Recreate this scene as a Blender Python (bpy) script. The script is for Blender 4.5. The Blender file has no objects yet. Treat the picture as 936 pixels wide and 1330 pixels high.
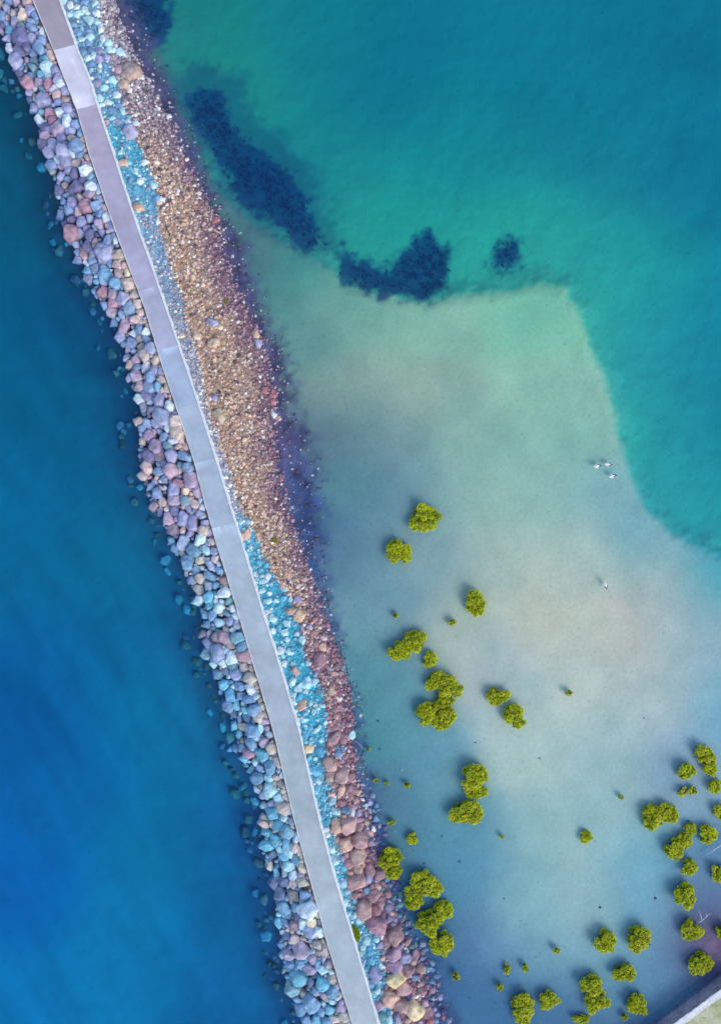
import bpy, math, random
import numpy as np
random.seed(7)
RS = np.random.RandomState(11)
R = math.radians
scene = bpy.context.scene
col = scene.collection

# ------------------------------------------------------------------ camera
H = 90.0            # height of the drone over the water, metres
S = 12.0            # photograph pixels per metre on the water
cam_d = bpy.data.cameras.new('camera')
cam = bpy.data.objects.new('camera', cam_d); col.objects.link(cam)
cam.location = (0, 0, H); cam.rotation_euler = (0, 0, 0)
cam_d.sensor_fit = 'VERTICAL'; cam_d.sensor_height = 36.0
cam_d.lens = 36.0 * H / (1330 / S)
cam_d.clip_end = 5000
scene.camera = cam
# ------------------------------------------------------------------ sky and sun
SUN_EL, SUN_DIR = 38.0, (0.72, -0.69)        # where the light comes from (x east, y north)
w = bpy.data.worlds.new('World'); scene.world = w; w.use_nodes = True
nt = w.node_tree; bg = nt.nodes['Background']
sky = nt.nodes.new('ShaderNodeTexSky'); sky.sky_type = 'NISHITA'; sky.sun_disc = False
sky.sun_elevation = R(SUN_EL); sky.sun_rotation = math.atan2(SUN_DIR[0], SUN_DIR[1])
nt.links.new(sky.outputs[0], bg.inputs[0]); bg.inputs[1].default_value = 0.15
sd = bpy.data.lights.new('sun', 'SUN'); sd.energy = 1.05; sd.angle = R(34); sd.color = (1.0, 0.95, 0.88)
so = bpy.data.objects.new('sun', sd); col.objects.link(so)
from mathutils import Vector
ce = math.cos(R(SUN_EL)); n_ = math.hypot(*SUN_DIR)
so.rotation_euler = Vector((SUN_DIR[0]/n_*ce, SUN_DIR[1]/n_*ce, math.sin(R(SUN_EL)))).to_track_quat('Z', 'Y').to_euler()
so.location = (30, -30, 60)
scene.view_settings.view_transform = 'Standard'; scene.view_settings.look = 'None'
scene.view_settings.gamma = 1; scene.view_settings.exposure = 0.66
scene.view_settings.use_curve_mapping = False
# light arriving per channel (display value of a white surface), used to turn seen colours into surface colours
E = np.array([0.93, 1.0, 1.19])
EW = np.array([.93, .93, .9])                                    # share of that light that crosses the surface twice
SIG = np.array([0.42, 0.080, 0.018])         # absorption of the sea water per metre

def srgb(c):
    c = np.asarray(c, float) / 255.0
    return np.where(c <= 0.04045, c / 12.92, ((c + 0.055) / 1.055) ** 2.4)
def alb(c, hi=0.8):
    return np.clip(srgb(c) / E, 0.012, hi)
def P(px, py, z=0.0):
    k = (H - z) / H
    return np.array([(px - 468) / S * k, (665 - py) / S * k, z])

# ------------------------------------------------------------------ helpers
def tag(o, label=None, cat=None, group=None, kind=None):
    if label: o['label'] = label
    if cat: o['category'] = cat
    if group: o['group'] = group
    if kind: o['kind'] = kind
    return o
def mesh_obj(name, V, F, mat, parent=None, colors=None, smooth=True, link=True):
    """V (n,3); F list of equal length faces as array (m,k) or list of arrays"""
    me = bpy.data.meshes.new(name)
    V = np.asarray(V, np.float32)
    if not isinstance(F, list): F = [F]
    F = [np.asarray(f, np.int32) for f in F if len(f)]
    me.vertices.add(len(V)); me.vertices.foreach_set('co', V.ravel())
    tot = np.concatenate([np.full(len(f), f.shape[1], np.int32) for f in F])
    idx = np.concatenate([f.ravel() for f in F])
    me.loops.add(len(idx)); me.loops.foreach_set('vertex_index', idx)
    me.polygons.add(len(tot))
    st = np.zeros(len(tot), np.int32); st[1:] = np.cumsum(tot)[:-1]
    me.polygons.foreach_set('loop_start', st)
    me.polygons.foreach_set('loop_total', tot)
    me.polygons.foreach_set('use_smooth', np.full(len(tot), smooth))
    if colors is not None:
        a = me.color_attributes.new('col', 'FLOAT_COLOR', 'POINT')
        c4 = np.ones((len(V), 4), np.float32); c4[:, :colors.shape[1]] = colors
        a.data.foreach_set('color', c4.ravel())
    me.update(); me.validate()
    me.materials.append(mat)
    o = bpy.data.objects.new(name, me)
    if link: col.objects.link(o)
    if parent: o.parent = parent
    return o
def empty(name, loc):
    o = bpy.data.objects.new(name, None); o.empty_display_size = 0.3
    o.location = loc; col.objects.link(o); return o

_lat = {}
def vnoise(x, y, s, seed=0):
    if seed not in _lat: _lat[seed] = np.random.RandomState(seed + 100).rand(256, 256)
    L = _lat[seed]; u = np.asarray(x) / s + 1000.3; v = np.asarray(y) / s + 1000.7
    i = np.floor(u).astype(int); j = np.floor(v).astype(int); a = u - i; b = v - j
    a = a * a * (3 - 2 * a); b = b * b * (3 - 2 * b)
    g = lambda p, q: L[p % 256, q % 256]
    return (g(i, j) * (1 - a) + g(i + 1, j) * a) * (1 - b) + (g(i, j + 1) * (1 - a) + g(i + 1, j + 1) * a) * b
def fbm(x, y, s, seed=0, o=4):
    r = 0; a = 0.5; t = 0
    for k in range(o):
        r = r + a * vnoise(x, y, s, seed + k * 7); t += a; a *= 0.55; s *= 0.47
    return r / t
def sstep(a, b, x):
    t = np.clip((x - a) / (b - a), 0, 1); return t * t * (3 - 2 * t)
def lerp(a, b, t): return a + (b - a) * t

# ------------------------------------------------------------------ the place's outlines, read off the photograph
def curve(pts):
    p = np.array(pts, float); return lambda y: np.interp(y, p[:, 1], p[:, 0])
XL = curve([(-586,-1500),(44,0),(71,66),(84,100),(101,143),(117,200),(136,256),(151,300),(170,350),(189,400),(204,450),(220,500),(237,550),(253,600),(266,650),(280,700),(296,750),(311,800),(326,850),(341,900),(356,950),(370,1010),(384,1070),(400,1130),(427,1230),(458,1330),(977,3000)])
XR = curve([(-554,-1500),(77,0),(99,62),(115,100),(127,140),(147,200),(165,256),(180,300),(198,350),(215,400),(232,450),(249,500),(265,550),(281,600),(296,650),(312,700),(327,750),(342,800),(358,850),(373,900),(388,950),(401,1010),(415,1070),(431,1130),(461,1230),(490,1330),(1009,3000)])
XW = curve([(-650,-1500),(-12,-10),(0,30),(17,75),(27,105),(40,125),(52,150),(57,190),(75,230),(78,262),(88,305),(100,330),(116,355),(128,385),(145,410),(155,430),(168,465),(168,490),(185,515),(184,560),(186,610),(198,645),(212,675),(225,700),(240,735),(255,765),(268,790),(266,815),(268,845),(283,870),(290,900),(302,930),(312,960),(316,985),(330,1010),(344,1045),(344,1085),(345,1110),(360,1140),(361,1170),(366,1220),(370,1250),(374,1280),(390,1305),(396,1330),(915,3000)])
XC = curve([(-500,-1500),(128,0),(135,60),(150,100),(165,150),(185,200),(200,240),(208,290),(215,330),(226,360),(238,390),(243,430),(255,460),(262,500),(275,550),(292,600),(308,650),(322,680),(335,700),(345,730),(360,755),(375,780),(388,805),(396,850),(410,880),(420,900),(424,940),(424,975),(428,1000),(432,1040),(436,1060),(432,1080),(442,1110),(455,1150),(460,1180),(478,1200),(492,1225),(498,1260),(503,1300),(512,1330),(1040,3000)])
XG = curve([(-480,-1500),(140,0),(152,30),(163,60),(180,95),(200,130),(218,160),(235,200),(254,240),(272,270),(283,300),(288,330),(300,370),(318,400),(338,440),(345,480),(352,510),(352,560),(356,600),(364,640),(374,680),(392,720),(402,760),(412,790),(424,830),(440,860),(446,900),(450,950),(455,1000),(468,1040),(476,1070),(484,1110),(498,1150),(505,1180),(512,1205),(528,1225),(545,1260),(552,1300),(562,1330),(1090,3000)])
XU = curve([(-430,-1500),(165,0),(192,40),(215,100),(240,150),(258,200),(272,240),(290,280),(318,320),(335,370),(348,410),(365,450),(375,500),(385,540),(402,570),(415,610),(420,650),(420,690),(418,720),(425,780),(436,830),(450,870),(465,910),(468,950),(475,1000),(488,1050),(498,1100),(512,1150),(525,1200),(560,1250),(575,1290),(590,1330),(1120,3000)])
def sdist(poly, x, y):
    """signed distance in pixels, negative inside"""
    x = np.asarray(x, float); y = np.asarray(y, float)
    P_ = np.array(poly, float); d = np.full(x.shape, 1e18); ins = np.zeros(x.shape, bool)
    for k in range(len(P_)):
        a = P_[k]; b = P_[(k + 1) % len(P_)]; e = b - a
        t = np.clip(((x - a[0]) * e[0] + (y - a[1]) * e[1]) / (e @ e), 0, 1)
        d = np.minimum(d, (x - a[0] - t * e[0]) ** 2 + (y - a[1] - t * e[1]) ** 2)
        c = (a[1] > y) != (b[1] > y)
        xi = a[0] + (y - a[1]) / ((b[1] - a[1]) if b[1] != a[1] else 1e-9) * e[0]
        ins ^= c & (x < xi)
    d = np.sqrt(d); return np.where(ins, -d, d)
SHALLOW = [(-700,-1500),(175,-40),(180,0),(208,70),(232,130),(258,190),(282,245),(325,285),(378,315),(425,342),(452,370),(500,382),(545,393),(600,383),(650,378),(700,366),(735,376),(750,400),(764,440),(784,490),(798,540),(811,600),(829,650),(868,690),(936,724),(1300,830),(3500,1500),(3500,3500),(-3000,3500),(-3000,-1500)]
WEED = [
 [(240,125),(262,113),(285,120),(300,155),(315,180),(345,200),(378,228),(398,262),(416,298),(417,322),(398,323),(375,302),(350,285),(322,268),(300,245),(282,212),(268,192),(250,170)],
 [(443,325),(460,335),(480,347),(505,350),(522,340),(535,318),(558,306),(578,325),(583,352),(577,374),(556,388),(535,388),(505,380),(470,375),(450,366),(440,345)],
 [(644,322),(655,312),(670,314),(673,328),(668,340),(652,344),(643,337)],
 [(120,-200),(150,-40),(163,5),(172,35),(192,62),(206,60),(219,32),(214,0),(206,-40),(180,-200)]]

LAG = [(330,330,75,120,130),(400,350,60,140,140),(450,400,110,165,155),(400,420,92,142,145),(550,430,125,180,165),(700,420,115,185,165),(450,500,125,160,155),(550,500,140,170,160),(500,560,112,148,156),(600,560,125,170,165),(700,500,135,185,170),(760,560,130,182,172),(420,560,86,118,136),(450,640,85,135,150),(540,640,98,140,160),(600,640,130,175,170),(700,640,135,180,175),(790,640,120,170,180),(840,700,110,165,180),(930,750,70,160,180),(480,720,98,142,162),(435,700,72,110,145),(560,720,125,162,172),(650,730,158,184,178),(750,730,160,188,184),(850,770,152,176,179),(500,800,110,152,170),(600,820,160,182,177),(700,800,178,188,178),(800,820,182,187,180),(900,820,148,178,190),(470,880,80,140,155),(520,900,90,145,165),(640,870,158,182,190),(750,880,170,192,190),(850,900,166,187,190),(930,920,110,165,190),(480,960,72,138,155),(560,1000,98,152,175),(680,970,160,190,192),(800,980,150,183,190),(880,1000,125,160,190),(540,1060,80,135,165),(620,1090,88,146,180),(700,1080,144,180,192),(780,1060,140,179,195),(840,1120,110,165,195),(500,1070,70,115,150),(600,1150,78,134,172),(680,1170,122,170,190),(760,1180,138,175,191),(840,1190,105,160,195),(920,1140,90,132,178),(530,1210,45,100,148),(620,1230,80,120,170),(700,1240,112,160,188),(780,1260,106,156,188),(860,1280,85,140,185),(600,1300,62,112,160),(680,1300,55,105,158),(740,1320,65,108,160),(922,1228,86,78,122),(830,1320,78,124,172),(560,1290,45,85,140),(470,1050,66,92,132),(920,1200,90,100,150),(890,1240,80,115,165)]
TEAL = [(250,60,0,128,125),(222,20,0,112,125),(300,130,5,135,130),(400,60,0,118,135),(500,100,0,112,138),(600,200,0,130,145),(700,100,0,118,142),(850,60,0,112,140),(900,200,0,115,145),(430,220,0,128,138),(550,290,0,145,145),(640,340,5,158,150),(720,330,5,150,150),(800,350,0,142,150),(850,450,0,135,155),(820,560,0,155,155),(870,640,0,148,160),(900,560,0,125,150),(930,450,0,125,150),(350,200,0,120,133),(800,200,0,122,145),(460,310,10,145,142),(230,100,20,115,125),(775,420,0,155,152),(600,360,10,155,150)]
SEA = [(0,200,0,88,130),(60,300,0,84,126),(30,150,0,76,114),(100,420,0,78,130),(50,500,0,90,140),(130,600,0,95,150),(50,700,0,95,150),(150,750,0,105,155),(220,800,0,92,150),(100,850,0,90,155),(200,900,0,107,165),(20,950,0,85,160),(270,950,0,102,160),(100,1050,0,95,166),(200,1100,0,112,170),(300,1100,0,92,160),(20,1150,0,92,176),(150,1250,0,112,176),(300,1250,0,100,166),(20,1310,0,110,180),(340,1300,0,90,156)]
def field(ctrl, x, y, sg):
    C = np.array(ctrl, float); lin = srgb(C[:, 2:])
    num = np.zeros(x.shape + (3,)); best = np.full(x.shape, 1e18)
    d2s = []
    for k in range(len(C)):
        d2 = (x - C[k, 0]) ** 2 + (y - C[k, 1]) ** 2; d2s.append(d2); best = np.minimum(best, d2)
    den = np.zeros(x.shape)
    for k in range(len(C)):
        wgt = np.exp(-(d2s[k] - best) / (2 * sg * sg)); num += wgt[..., None] * lin[k]; den += wgt
    return num / den[..., None]

def height(px, py):
    xl, xr, xw, xc, xg, xu = XL(py), XR(py), XW(py), XC(py), XG(py), XU(py)
    n = fbm(px, py, 30, 3) - .5; nf = fbm(px, py, 9, 9) - .5
    # seaward bank
    dl = (xl - px); wl = np.maximum(xl - xw, 10)
    hl = np.where(dl < wl, 1.35 - 1.75 * dl / wl, -0.40 - 3.7 * (1 - np.exp(-np.maximum(dl - wl, 0) * .017)))
    hl = hl + n * .25
    # lagoon side
    h1 = 1.35 - 0.45 * sstep(0, 1, (px - xr) / np.maximum(xc - xr, 4))
    h2 = 0.90 - 0.92 * ((px - xc) / np.maximum(xg - xc, 4))
    h3 = -0.02 - 0.26 * ((px - xg) / np.maximum(xu - xg, 4))
    h4 = -0.28 - 0.07 * sstep(0, 120, px - xu)
    hr = np.where(px < xc, h1, np.where(px < xg, h2, np.where(px < xu, h3, h4)))
    hr = hr + np.where((px > xc) & (px < xg + 15), nf * .16, 0) + np.where(px > xg, n * .08, 0)
    sd_ = sdist(SHALLOW, px, py) + (fbm(px, py, 16, 21) - .5) * 12
    drop = sstep(-16, 26, sd_)
    deep = -1.3 - np.clip(sd_, 0, 260) * 0.0075 + n * .3
    hr = np.where(px > xg, lerp(hr, deep, drop), hr)
    mid = 1.35
    h = np.where(px < xl, hl, np.where(px < xr, mid, hr))
    # mud bank at the foot of the seawall, ground below the lawn
    land = (px - 851) * 0.595 + (py - 1330) * 0.803
    h = np.where(land > 8, -0.3, h)
    mud = np.exp(-((px - 935) ** 2 + (py - 1232) ** 2) / (2 * 26 ** 2))
    return h + mud * 0.36 * (land < 8)
def ground_xyh(px, py):
    """height of the ground seen at a pixel"""
    return height(np.asarray(px, float), np.asarray(py, float))

def ground_colour(px, py, h):
    xl, xr, xw = XL(py), XR(py), XW(py)
    j = (fbm(px, py, 14, 31) - .5) * 16; j2 = (fbm(px, py, 24, 41) - .5) * 26
    xc, xg, xu = XC(py) + j * .9, XG(py) + j * .5, XU(py) + j2
    depth = np.clip(-h, 0, 20)
    T = np.exp(-SIG * (depth * 2.6)[..., None]) * EW
    def bed(F):        # surface colour of the bed that shows as F through this much water
        a = F / (E * T); g = a[..., 1]
        r = lerp(np.minimum(g * 0.3, .5), np.minimum(a[..., 0], .85), sstep(.001, .05, F[..., 0]))
        a = np.stack([r, g, a[..., 2]], -1)
        return a
    lag = field(LAG, px, py, 34); lag = lag * lerp(np.array([1.16, 1.06, .98]), np.array([1.18, 1.10, .93]), sstep(960, 1060, py)[..., None]); teal = field(TEAL, px, py, 48) * np.array([1, 1.20, 1.04]); sea = bed(field(SEA, px, py, 50) * np.array([1, 1.26, .96]))
    sd_ = sdist(SHALLOW, px, py) + (fbm(px, py, 16, 21) - .5) * 12
    t = sstep(-9, 9, sd_)[..., None]
    mo = fbm(px, py, 55, 95, 5)[..., None] - .5
    lag = lag * (1 + mo * np.array([.42, .22, .14]))
    water = bed(lerp(lag, teal, t))
    for k, wd in enumerate(WEED):
        s = sdist(wd, px, py) + (fbm(px, py, 18, 51 + k, 5) - .5) * 22
        s = s - 3 + (fbm(px, py, 8, 57, 3) - .5) * 26
        a = sstep(11, -8, s)
        if k == 0:      # a thinner fringe on the lagoon side
            a = np.maximum(a, .55 * sstep(30, -4, s + np.clip((py - px * .75), -60, 30) * .25 + (fbm(px, py, 30, 77) - .5) * 20))
        water = lerp(water, np.array([.022, .060, .16])[None], (a * .88)[..., None] )
    sh = (np.clip(fbm(px, py, 60, 88), .45, .75) - .45)[..., None] * sstep(810, 850, px)[..., None] * t
    water = water * (1 - .5 * sh * np.array([1, .8, .5]))
    # sea side: rocks' shadow and dark sunken stone painted into the bed, faint long streaks
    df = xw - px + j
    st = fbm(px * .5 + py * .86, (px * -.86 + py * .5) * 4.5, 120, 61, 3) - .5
    sea = sea * (1 + .38 * st)[..., None]  # wave bands of the water surface, painted into the bed colour
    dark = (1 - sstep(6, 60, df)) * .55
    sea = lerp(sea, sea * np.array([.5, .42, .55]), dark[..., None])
    # land
    cy = alb((108, 156, 194)); cy2 = alb((66, 162, 198)); grey = alb((140, 140, 165))
    ycy = np.interp(py, [0, 130, 180, 290, 330, 400, 440, 640, 670, 740, 950, 1010, 1060, 1160, 1240, 1330],
                        [.35, .5, .95, .5, .4, .25, .1, .15, .5, .95, 1, .7, .9, .9, .7, .6])
    cyan = np.where(ycy[..., None] < .5, lerp(grey, cy, (ycy * 2)[..., None]), lerp(cy, cy2, (ycy * 2 - 1)[..., None]))
    q = (px - xc) / np.maximum(xg - xc, 4) + (fbm(px, py, 22, 71) - .5) * .7
    tan = lerp(alb((166, 143, 134)), alb((122, 98, 122)), sstep(.5, 1.0, q)[..., None])
    tan = lerp(alb((120, 115, 140)), tan, sstep(110, 270, py)[..., None])
    tan = lerp(tan, alb((120, 100, 125)), sstep(760, 830, py)[..., None])
    mudc = lerp(np.array([.085, .075, .15]), np.array([.055, .085, .19]), sstep(560, 680, py)[..., None])
    mudc = mudc * (.15 + 1.9 * fbm(px, py, 13, 81, 5)[..., None])
    e1 = sstep(-3, 3, px - xc)[..., None]; e2 = sstep(-4, 5, px - xg)[..., None]; e3 = sstep(-18, 16, px - xu + (fbm(px, py, 9, 83) - .5) * 34)[..., None]
    right = lerp(lerp(lerp(cyan, tan, e1), mudc, e2), water, e3)
    bank = lerp(np.array([.06, .06, .085]), np.array([.16, .13, .12]), sstep(22, 6, xl - px)[..., None])
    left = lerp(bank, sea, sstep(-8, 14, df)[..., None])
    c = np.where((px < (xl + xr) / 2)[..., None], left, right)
    mud = np.exp(-((px - 935) ** 2 + (py - 1232) ** 2) / (2 * 26 ** 2))[..., None]
    c = lerp(c, np.array([.2, .13, .22]) * (.7 + .6 * fbm(px, py, 8, 91)[..., None]), np.clip(mud * 1.2, 0, 1))
    land = (1 - sstep(-4, 6, px - xg)) * sstep(-6, 2, px - xw)
    return np.clip(c, .01, .85), land

# ------------------------------------------------------------------ materials
def new_mat(name):
    m = bpy.data.materials.new(name); m.use_nodes = True
    n = m.node_tree.nodes; return m, n, m.node_tree.links, n['Principled BSDF']
def colour_mat(name, rough=.85, noises=((6., .25),), bump=.3, bscale=12., base=None, spec=.3, dist=.05):
    """surface colour from the mesh's own colour attribute (or base), broken up by noise"""
    m, n, l, b = new_mat(name)
    tc = n.new('ShaderNodeTexCoord')
    if base is None:
        a = n.new('ShaderNodeAttribute'); a.attribute_name = 'col'; out = a.outputs['Color']
    else:
        a = n.new('ShaderNodeRGB'); a.outputs[0].default_value = (*base, 1); out = a.outputs[0]
    for sc, amt in noises:
        t = n.new('ShaderNodeTexNoise'); t.inputs['Scale'].default_value = sc; t.inputs['Detail'].default_value = 4
        l.new(tc.outputs['Object'], t.inputs['Vector'])
        mr = n.new('ShaderNodeMapRange'); mr.inputs[1].default_value = .3; mr.inputs[2].default_value = .7
        mr.inputs[3].default_value = 1 - amt; mr.inputs[4].default_value = 1 + amt
        l.new(t.outputs['Fac'], mr.inputs[0])
        mx = n.new('ShaderNodeVectorMath'); mx.operation = 'SCALE'
        l.new(out, mx.inputs[0]); l.new(mr.outputs[0], mx.inputs['Scale']); out = mx.outputs[0]
    l.new(out, b.inputs['Base Color'])
    b.inputs['Roughness'].default_value = rough; b.inputs['Specular IOR Level'].default_value = spec
    if bump:
        t = n.new('ShaderNodeTexNoise'); t.inputs['Scale'].default_value = bscale; t.inputs['Detail'].default_value = 5
        l.new(tc.outputs['Object'], t.inputs['Vector'])
        bp = n.new('ShaderNodeBump'); bp.inputs['Strength'].default_value = bump; bp.inputs['Distance'].default_value = dist
        l.new(t.outputs['Fac'], bp.inputs['Height']); l.new(bp.outputs[0], b.inputs['Normal'])
    return m
M_rock = colour_mat('rock', .85, ((1.8, .26), (7., .16), (22., .2)), .5, 7., dist=.08)
M_gravel = colour_mat('gravel', .85, ((9., .2),), .0)
M_concrete = colour_mat('concrete', .9, ((1.3, .07), (.35, .07), (14., .08)), .2, 30., dist=.01)
M_kerb = colour_mat('pale_kerb_concrete', .9, ((3., .16), (16., .12)), .3, 20., base=alb((228, 234, 248)), dist=.02)
M_leaf = None
def leaf_mat():
    m, n, l, b = new_mat('mangrove_leaf')
    a = n.new('ShaderNodeAttribute'); a.attribute_name = 'col'
    l.new(a.outputs['Color'], b.inputs['Base Color'])
    b.inputs['Roughness'].default_value = .6; b.inputs['Specular IOR Level'].default_value = .25
    tr = n.new('ShaderNodeBsdfTranslucent'); l.new(a.outputs['Color'], tr.inputs['Color'])
    mx = n.new('ShaderNodeMixShader'); mx.inputs[0].default_value = .4
    l.new(b.outputs[0], mx.inputs[1]); l.new(tr.outputs[0], mx.inputs[2])
    l.new(mx.outputs[0], n['Material Output'].inputs['Surface'])
    return m
M_leaf = leaf_mat()
M_wood = colour_mat('weathered_wood', .9, ((5., .3),), .4, 18., base=(.16, .14, .12))
M_drift = colour_mat('bleached_driftwood', .9, ((5., .2),), .4, 18., base=(.55, .56, .6))
M_weed = colour_mat('seagrass_blade', .9, ((3., .3),), 0)
def plain(name, c, rough=.7, amt=.12, sc=8.): return colour_mat(name, rough, ((sc, amt),), .1, sc * 3, base=c, dist=.01)

# ground: colour attribute, alpha = how stony it is
def ground_mat():
    m, n, l, b = new_mat('ground')
    tc = n.new('ShaderNodeTexCoord')
    a = n.new('ShaderNodeAttribute'); a.attribute_name = 'col'
    vor = n.new('ShaderNodeTexVoronoi'); vor.inputs['Scale'].default_value = 4.5; vor.inputs['Randomness'].default_value = 1
    l.new(tc.outputs['Object'], vor.inputs['Vector'])
    sep = n.new('ShaderNodeSeparateColor'); l.new(vor.outputs['Color'], sep.inputs[0])
    mr = n.new('ShaderNodeMapRange'); mr.inputs[3].default_value = .55; mr.inputs[4].default_value = 1.5
    l.new(sep.outputs[0], mr.inputs[0])
    lm = n.new('ShaderNodeMix'); lm.data_type = 'FLOAT'; lm.inputs[2].default_value = 1
    l.new(a.outputs['Alpha'], lm.inputs[0]); l.new(mr.outputs[0], lm.inputs[3])
    sc = n.new('ShaderNodeVectorMath'); sc.operation = 'SCALE'
    l.new(a.outputs['Color'], sc.inputs[0]); l.new(lm.outputs[0], sc.inputs['Scale'])
    out = sc.outputs[0]
    sx_ = n.new('ShaderNodeSeparateXYZ'); l.new(tc.outputs['Object'], sx_.inputs[0])
    zf = n.new('ShaderNodeMapRange'); zf.inputs[1].default_value = -2.5; zf.inputs[2].default_value = -.8; zf.inputs[3].default_value = .3; zf.inputs[4].default_value = 1
    l.new(sx_.outputs[2], zf.inputs[0])
    for s, lo, hi, d in ((.35, .94, 1.06, 6), (2.6, .94, 1.06, 5), (11., .93, 1.07, 3)):
        t = n.new('ShaderNodeTexNoise'); t.inputs['Scale'].default_value = s; t.inputs['Detail'].default_value = d
        l.new(tc.outputs['Object'], t.inputs['Vector'])
        r_ = n.new('ShaderNodeMapRange'); r_.inputs[1].default_value = .3; r_.inputs[2].default_value = .7
        r_.inputs[3].default_value = lo - 1; r_.inputs[4].default_value = hi - 1; l.new(t.outputs['Fac'], r_.inputs[0])
        mm = n.new('ShaderNodeMath'); mm.operation = 'MULTIPLY_ADD'; mm.inputs[2].default_value = 1; l.new(r_.outputs[0], mm.inputs[0]); l.new(zf.outputs[0], mm.inputs[1])
        s2 = n.new('ShaderNodeVectorMath'); s2.operation = 'SCALE'; l.new(out, s2.inputs[0]); l.new(mm.outputs[0], s2.inputs['Scale']); out = s2.outputs[0]
    # scattered dark specks (worm casts, bits of weed) on the bed
    v2 = n.new('ShaderNodeTexVoronoi'); v2.inputs['Scale'].default_value = .8
    l.new(tc.outputs['Object'], v2.inputs['Vector'])
    r2 = n.new('ShaderNodeMapRange'); r2.inputs[1].default_value = .05; r2.inputs[2].default_value = .16; r2.inputs[3].default_value = .84; r2.inputs[4].default_value = 1
    l.new(v2.outputs['Distance'], r2.inputs[0])
    s3 = n.new('ShaderNodeVectorMath'); s3.operation = 'SCALE'; l.new(out, s3.inputs[0]); l.new(r2.outputs[0], s3.inputs['Scale'])
    l.new(s3.outputs[0], b.inputs['Base Color'])
    b.inputs['Roughness'].default_value = .95; b.inputs['Specular IOR Level'].default_value = .1
    t = n.new('ShaderNodeTexNoise'); t.inputs['Scale'].default_value = 5; t.inputs['Detail'].default_value = 5
    l.new(tc.outputs['Object'], t.inputs['Vector'])
    bp = n.new('ShaderNodeBump'); bp.inputs['Strength'].default_value = .2; bp.inputs['Distance'].default_value = .05
    l.new(t.outputs['Fac'], bp.inputs['Height']); l.new(bp.outputs[0], b.inputs['Normal'])
    return m
M_ground = ground_mat()

def water_mat():
    m = bpy.data.materials.new('sea_water'); m.use_nodes = True; n = m.node_tree.nodes; l = m.node_tree.links
    n.remove(n['Principled BSDF']); out = n['Material Output']
    tr = n.new('ShaderNodeBsdfTransparent'); gl = n.new('ShaderNodeBsdfGlossy'); gl.inputs['Roughness'].default_value = .06
    tc = n.new('ShaderNodeTexCoord'); mp = n.new('ShaderNodeMapping'); mp.inputs['Rotation'].default_value = (0, 0, R(-32)); mp.inputs['Scale'].default_value = (.35, 1.1, 1)
    l.new(tc.outputs['Object'], mp.inputs['Vector'])
    t = n.new('ShaderNodeTexNoise'); t.inputs['Scale'].default_value = 1.6; t.inputs['Detail'].default_value = 6; l.new(mp.outputs[0], t.inputs['Vector'])
    bp = n.new('ShaderNodeBump'); bp.inputs['Strength'].default_value = .12; bp.inputs['Distance'].default_value = .08
    l.new(t.outputs['Fac'], bp.inputs['Height'])
    l.new(bp.outputs[0], gl.inputs['Normal'])
    # Schlick reflectance of water, the same from above and from below
    ge = n.new('ShaderNodeNewGeometry'); dt = n.new('ShaderNodeVectorMath'); dt.operation = 'DOT_PRODUCT'
    l.new(ge.outputs['Incoming'], dt.inputs[0]); l.new(bp.outputs[0], dt.inputs[1])
    def mth(op, a, b=None, clamp=False):
        q = n.new('ShaderNodeMath'); q.operation = op; q.use_clamp = clamp
        for k_, v_ in enumerate((a, b)):
            if v_ is None: continue
            if isinstance(v_, (int, float)): q.inputs[k_].default_value = v_
            else: l.new(v_, q.inputs[k_])
        return q.outputs[0]
    c_ = mth('SUBTRACT', 1.0, mth('ABSOLUTE', dt.outputs['Value']), True)
    fr = mth('ADD', mth('MULTIPLY', mth('POWER', c_, 5.0), .98), .02)
    mx = n.new('ShaderNodeMixShader'); l.new(fr, mx.inputs[0]); l.new(tr.outputs[0], mx.inputs[1]); l.new(gl.outputs[0], mx.inputs[2])
    l.new(mx.outputs[0], out.inputs['Surface'])
    va = n.new('ShaderNodeVolumeAbsorption')
    # absorption per metre = density * (1 - colour)
    dens = float(SIG.max()) * 1.0001
    va.inputs['Color'].default_value = (*(1 - SIG / dens), 1); va.inputs['Density'].default_value = dens
    l.new(va.outputs[0], out.inputs['Volume'])
    return m
M_water = water_mat()

# ------------------------------------------------------------------ ground sheet
def axis(lo, hi, step, far):
    a = list(np.arange(lo, hi + 1e-6, step)); s = step; v = a[-1]
    while v < far: s *= 1.35; v += s; a.append(v)
    s = step; v = a[0]; pre = []
    while v > -far: s *= 1.35; v -= s; pre.append(v)
    return np.array(pre[::-1] + a)
gx = axis(-42, 42, .2, 900); gy = axis(-58, 58, .2, 900)
GX, GY = np.meshgrid(gx, gy)
hh = np.zeros_like(GX)
for _ in range(2):
    k = H / (H - hh); ppx = GX * k * S + 468; ppy = 665 - GY * k * S
    hh = height(np.clip(ppx, -1500, 2500), np.clip(ppy, -1400, 2700))
k = H / (H - hh); ppx = np.clip(GX * k * S + 468, -1500, 2500); ppy = np.clip(665 - GY * k * S, -1400, 2700)
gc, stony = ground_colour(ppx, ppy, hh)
nx, ny = len(gx), len(gy)
I = np.arange(nx * ny).reshape(ny, nx)
F = np.stack([I[:-1, :-1], I[:-1, 1:], I[1:, 1:], I[1:, :-1]], -1).reshape(-1, 4)
cc = np.concatenate([gc, (stony * .8)[..., None]], -1).reshape(-1, 4)
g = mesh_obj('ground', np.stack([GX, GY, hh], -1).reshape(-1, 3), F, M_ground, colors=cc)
tag(g, 'bank, gravel shore, sandy lagoon shallows and sea bed', 'ground', kind='structure')

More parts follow.
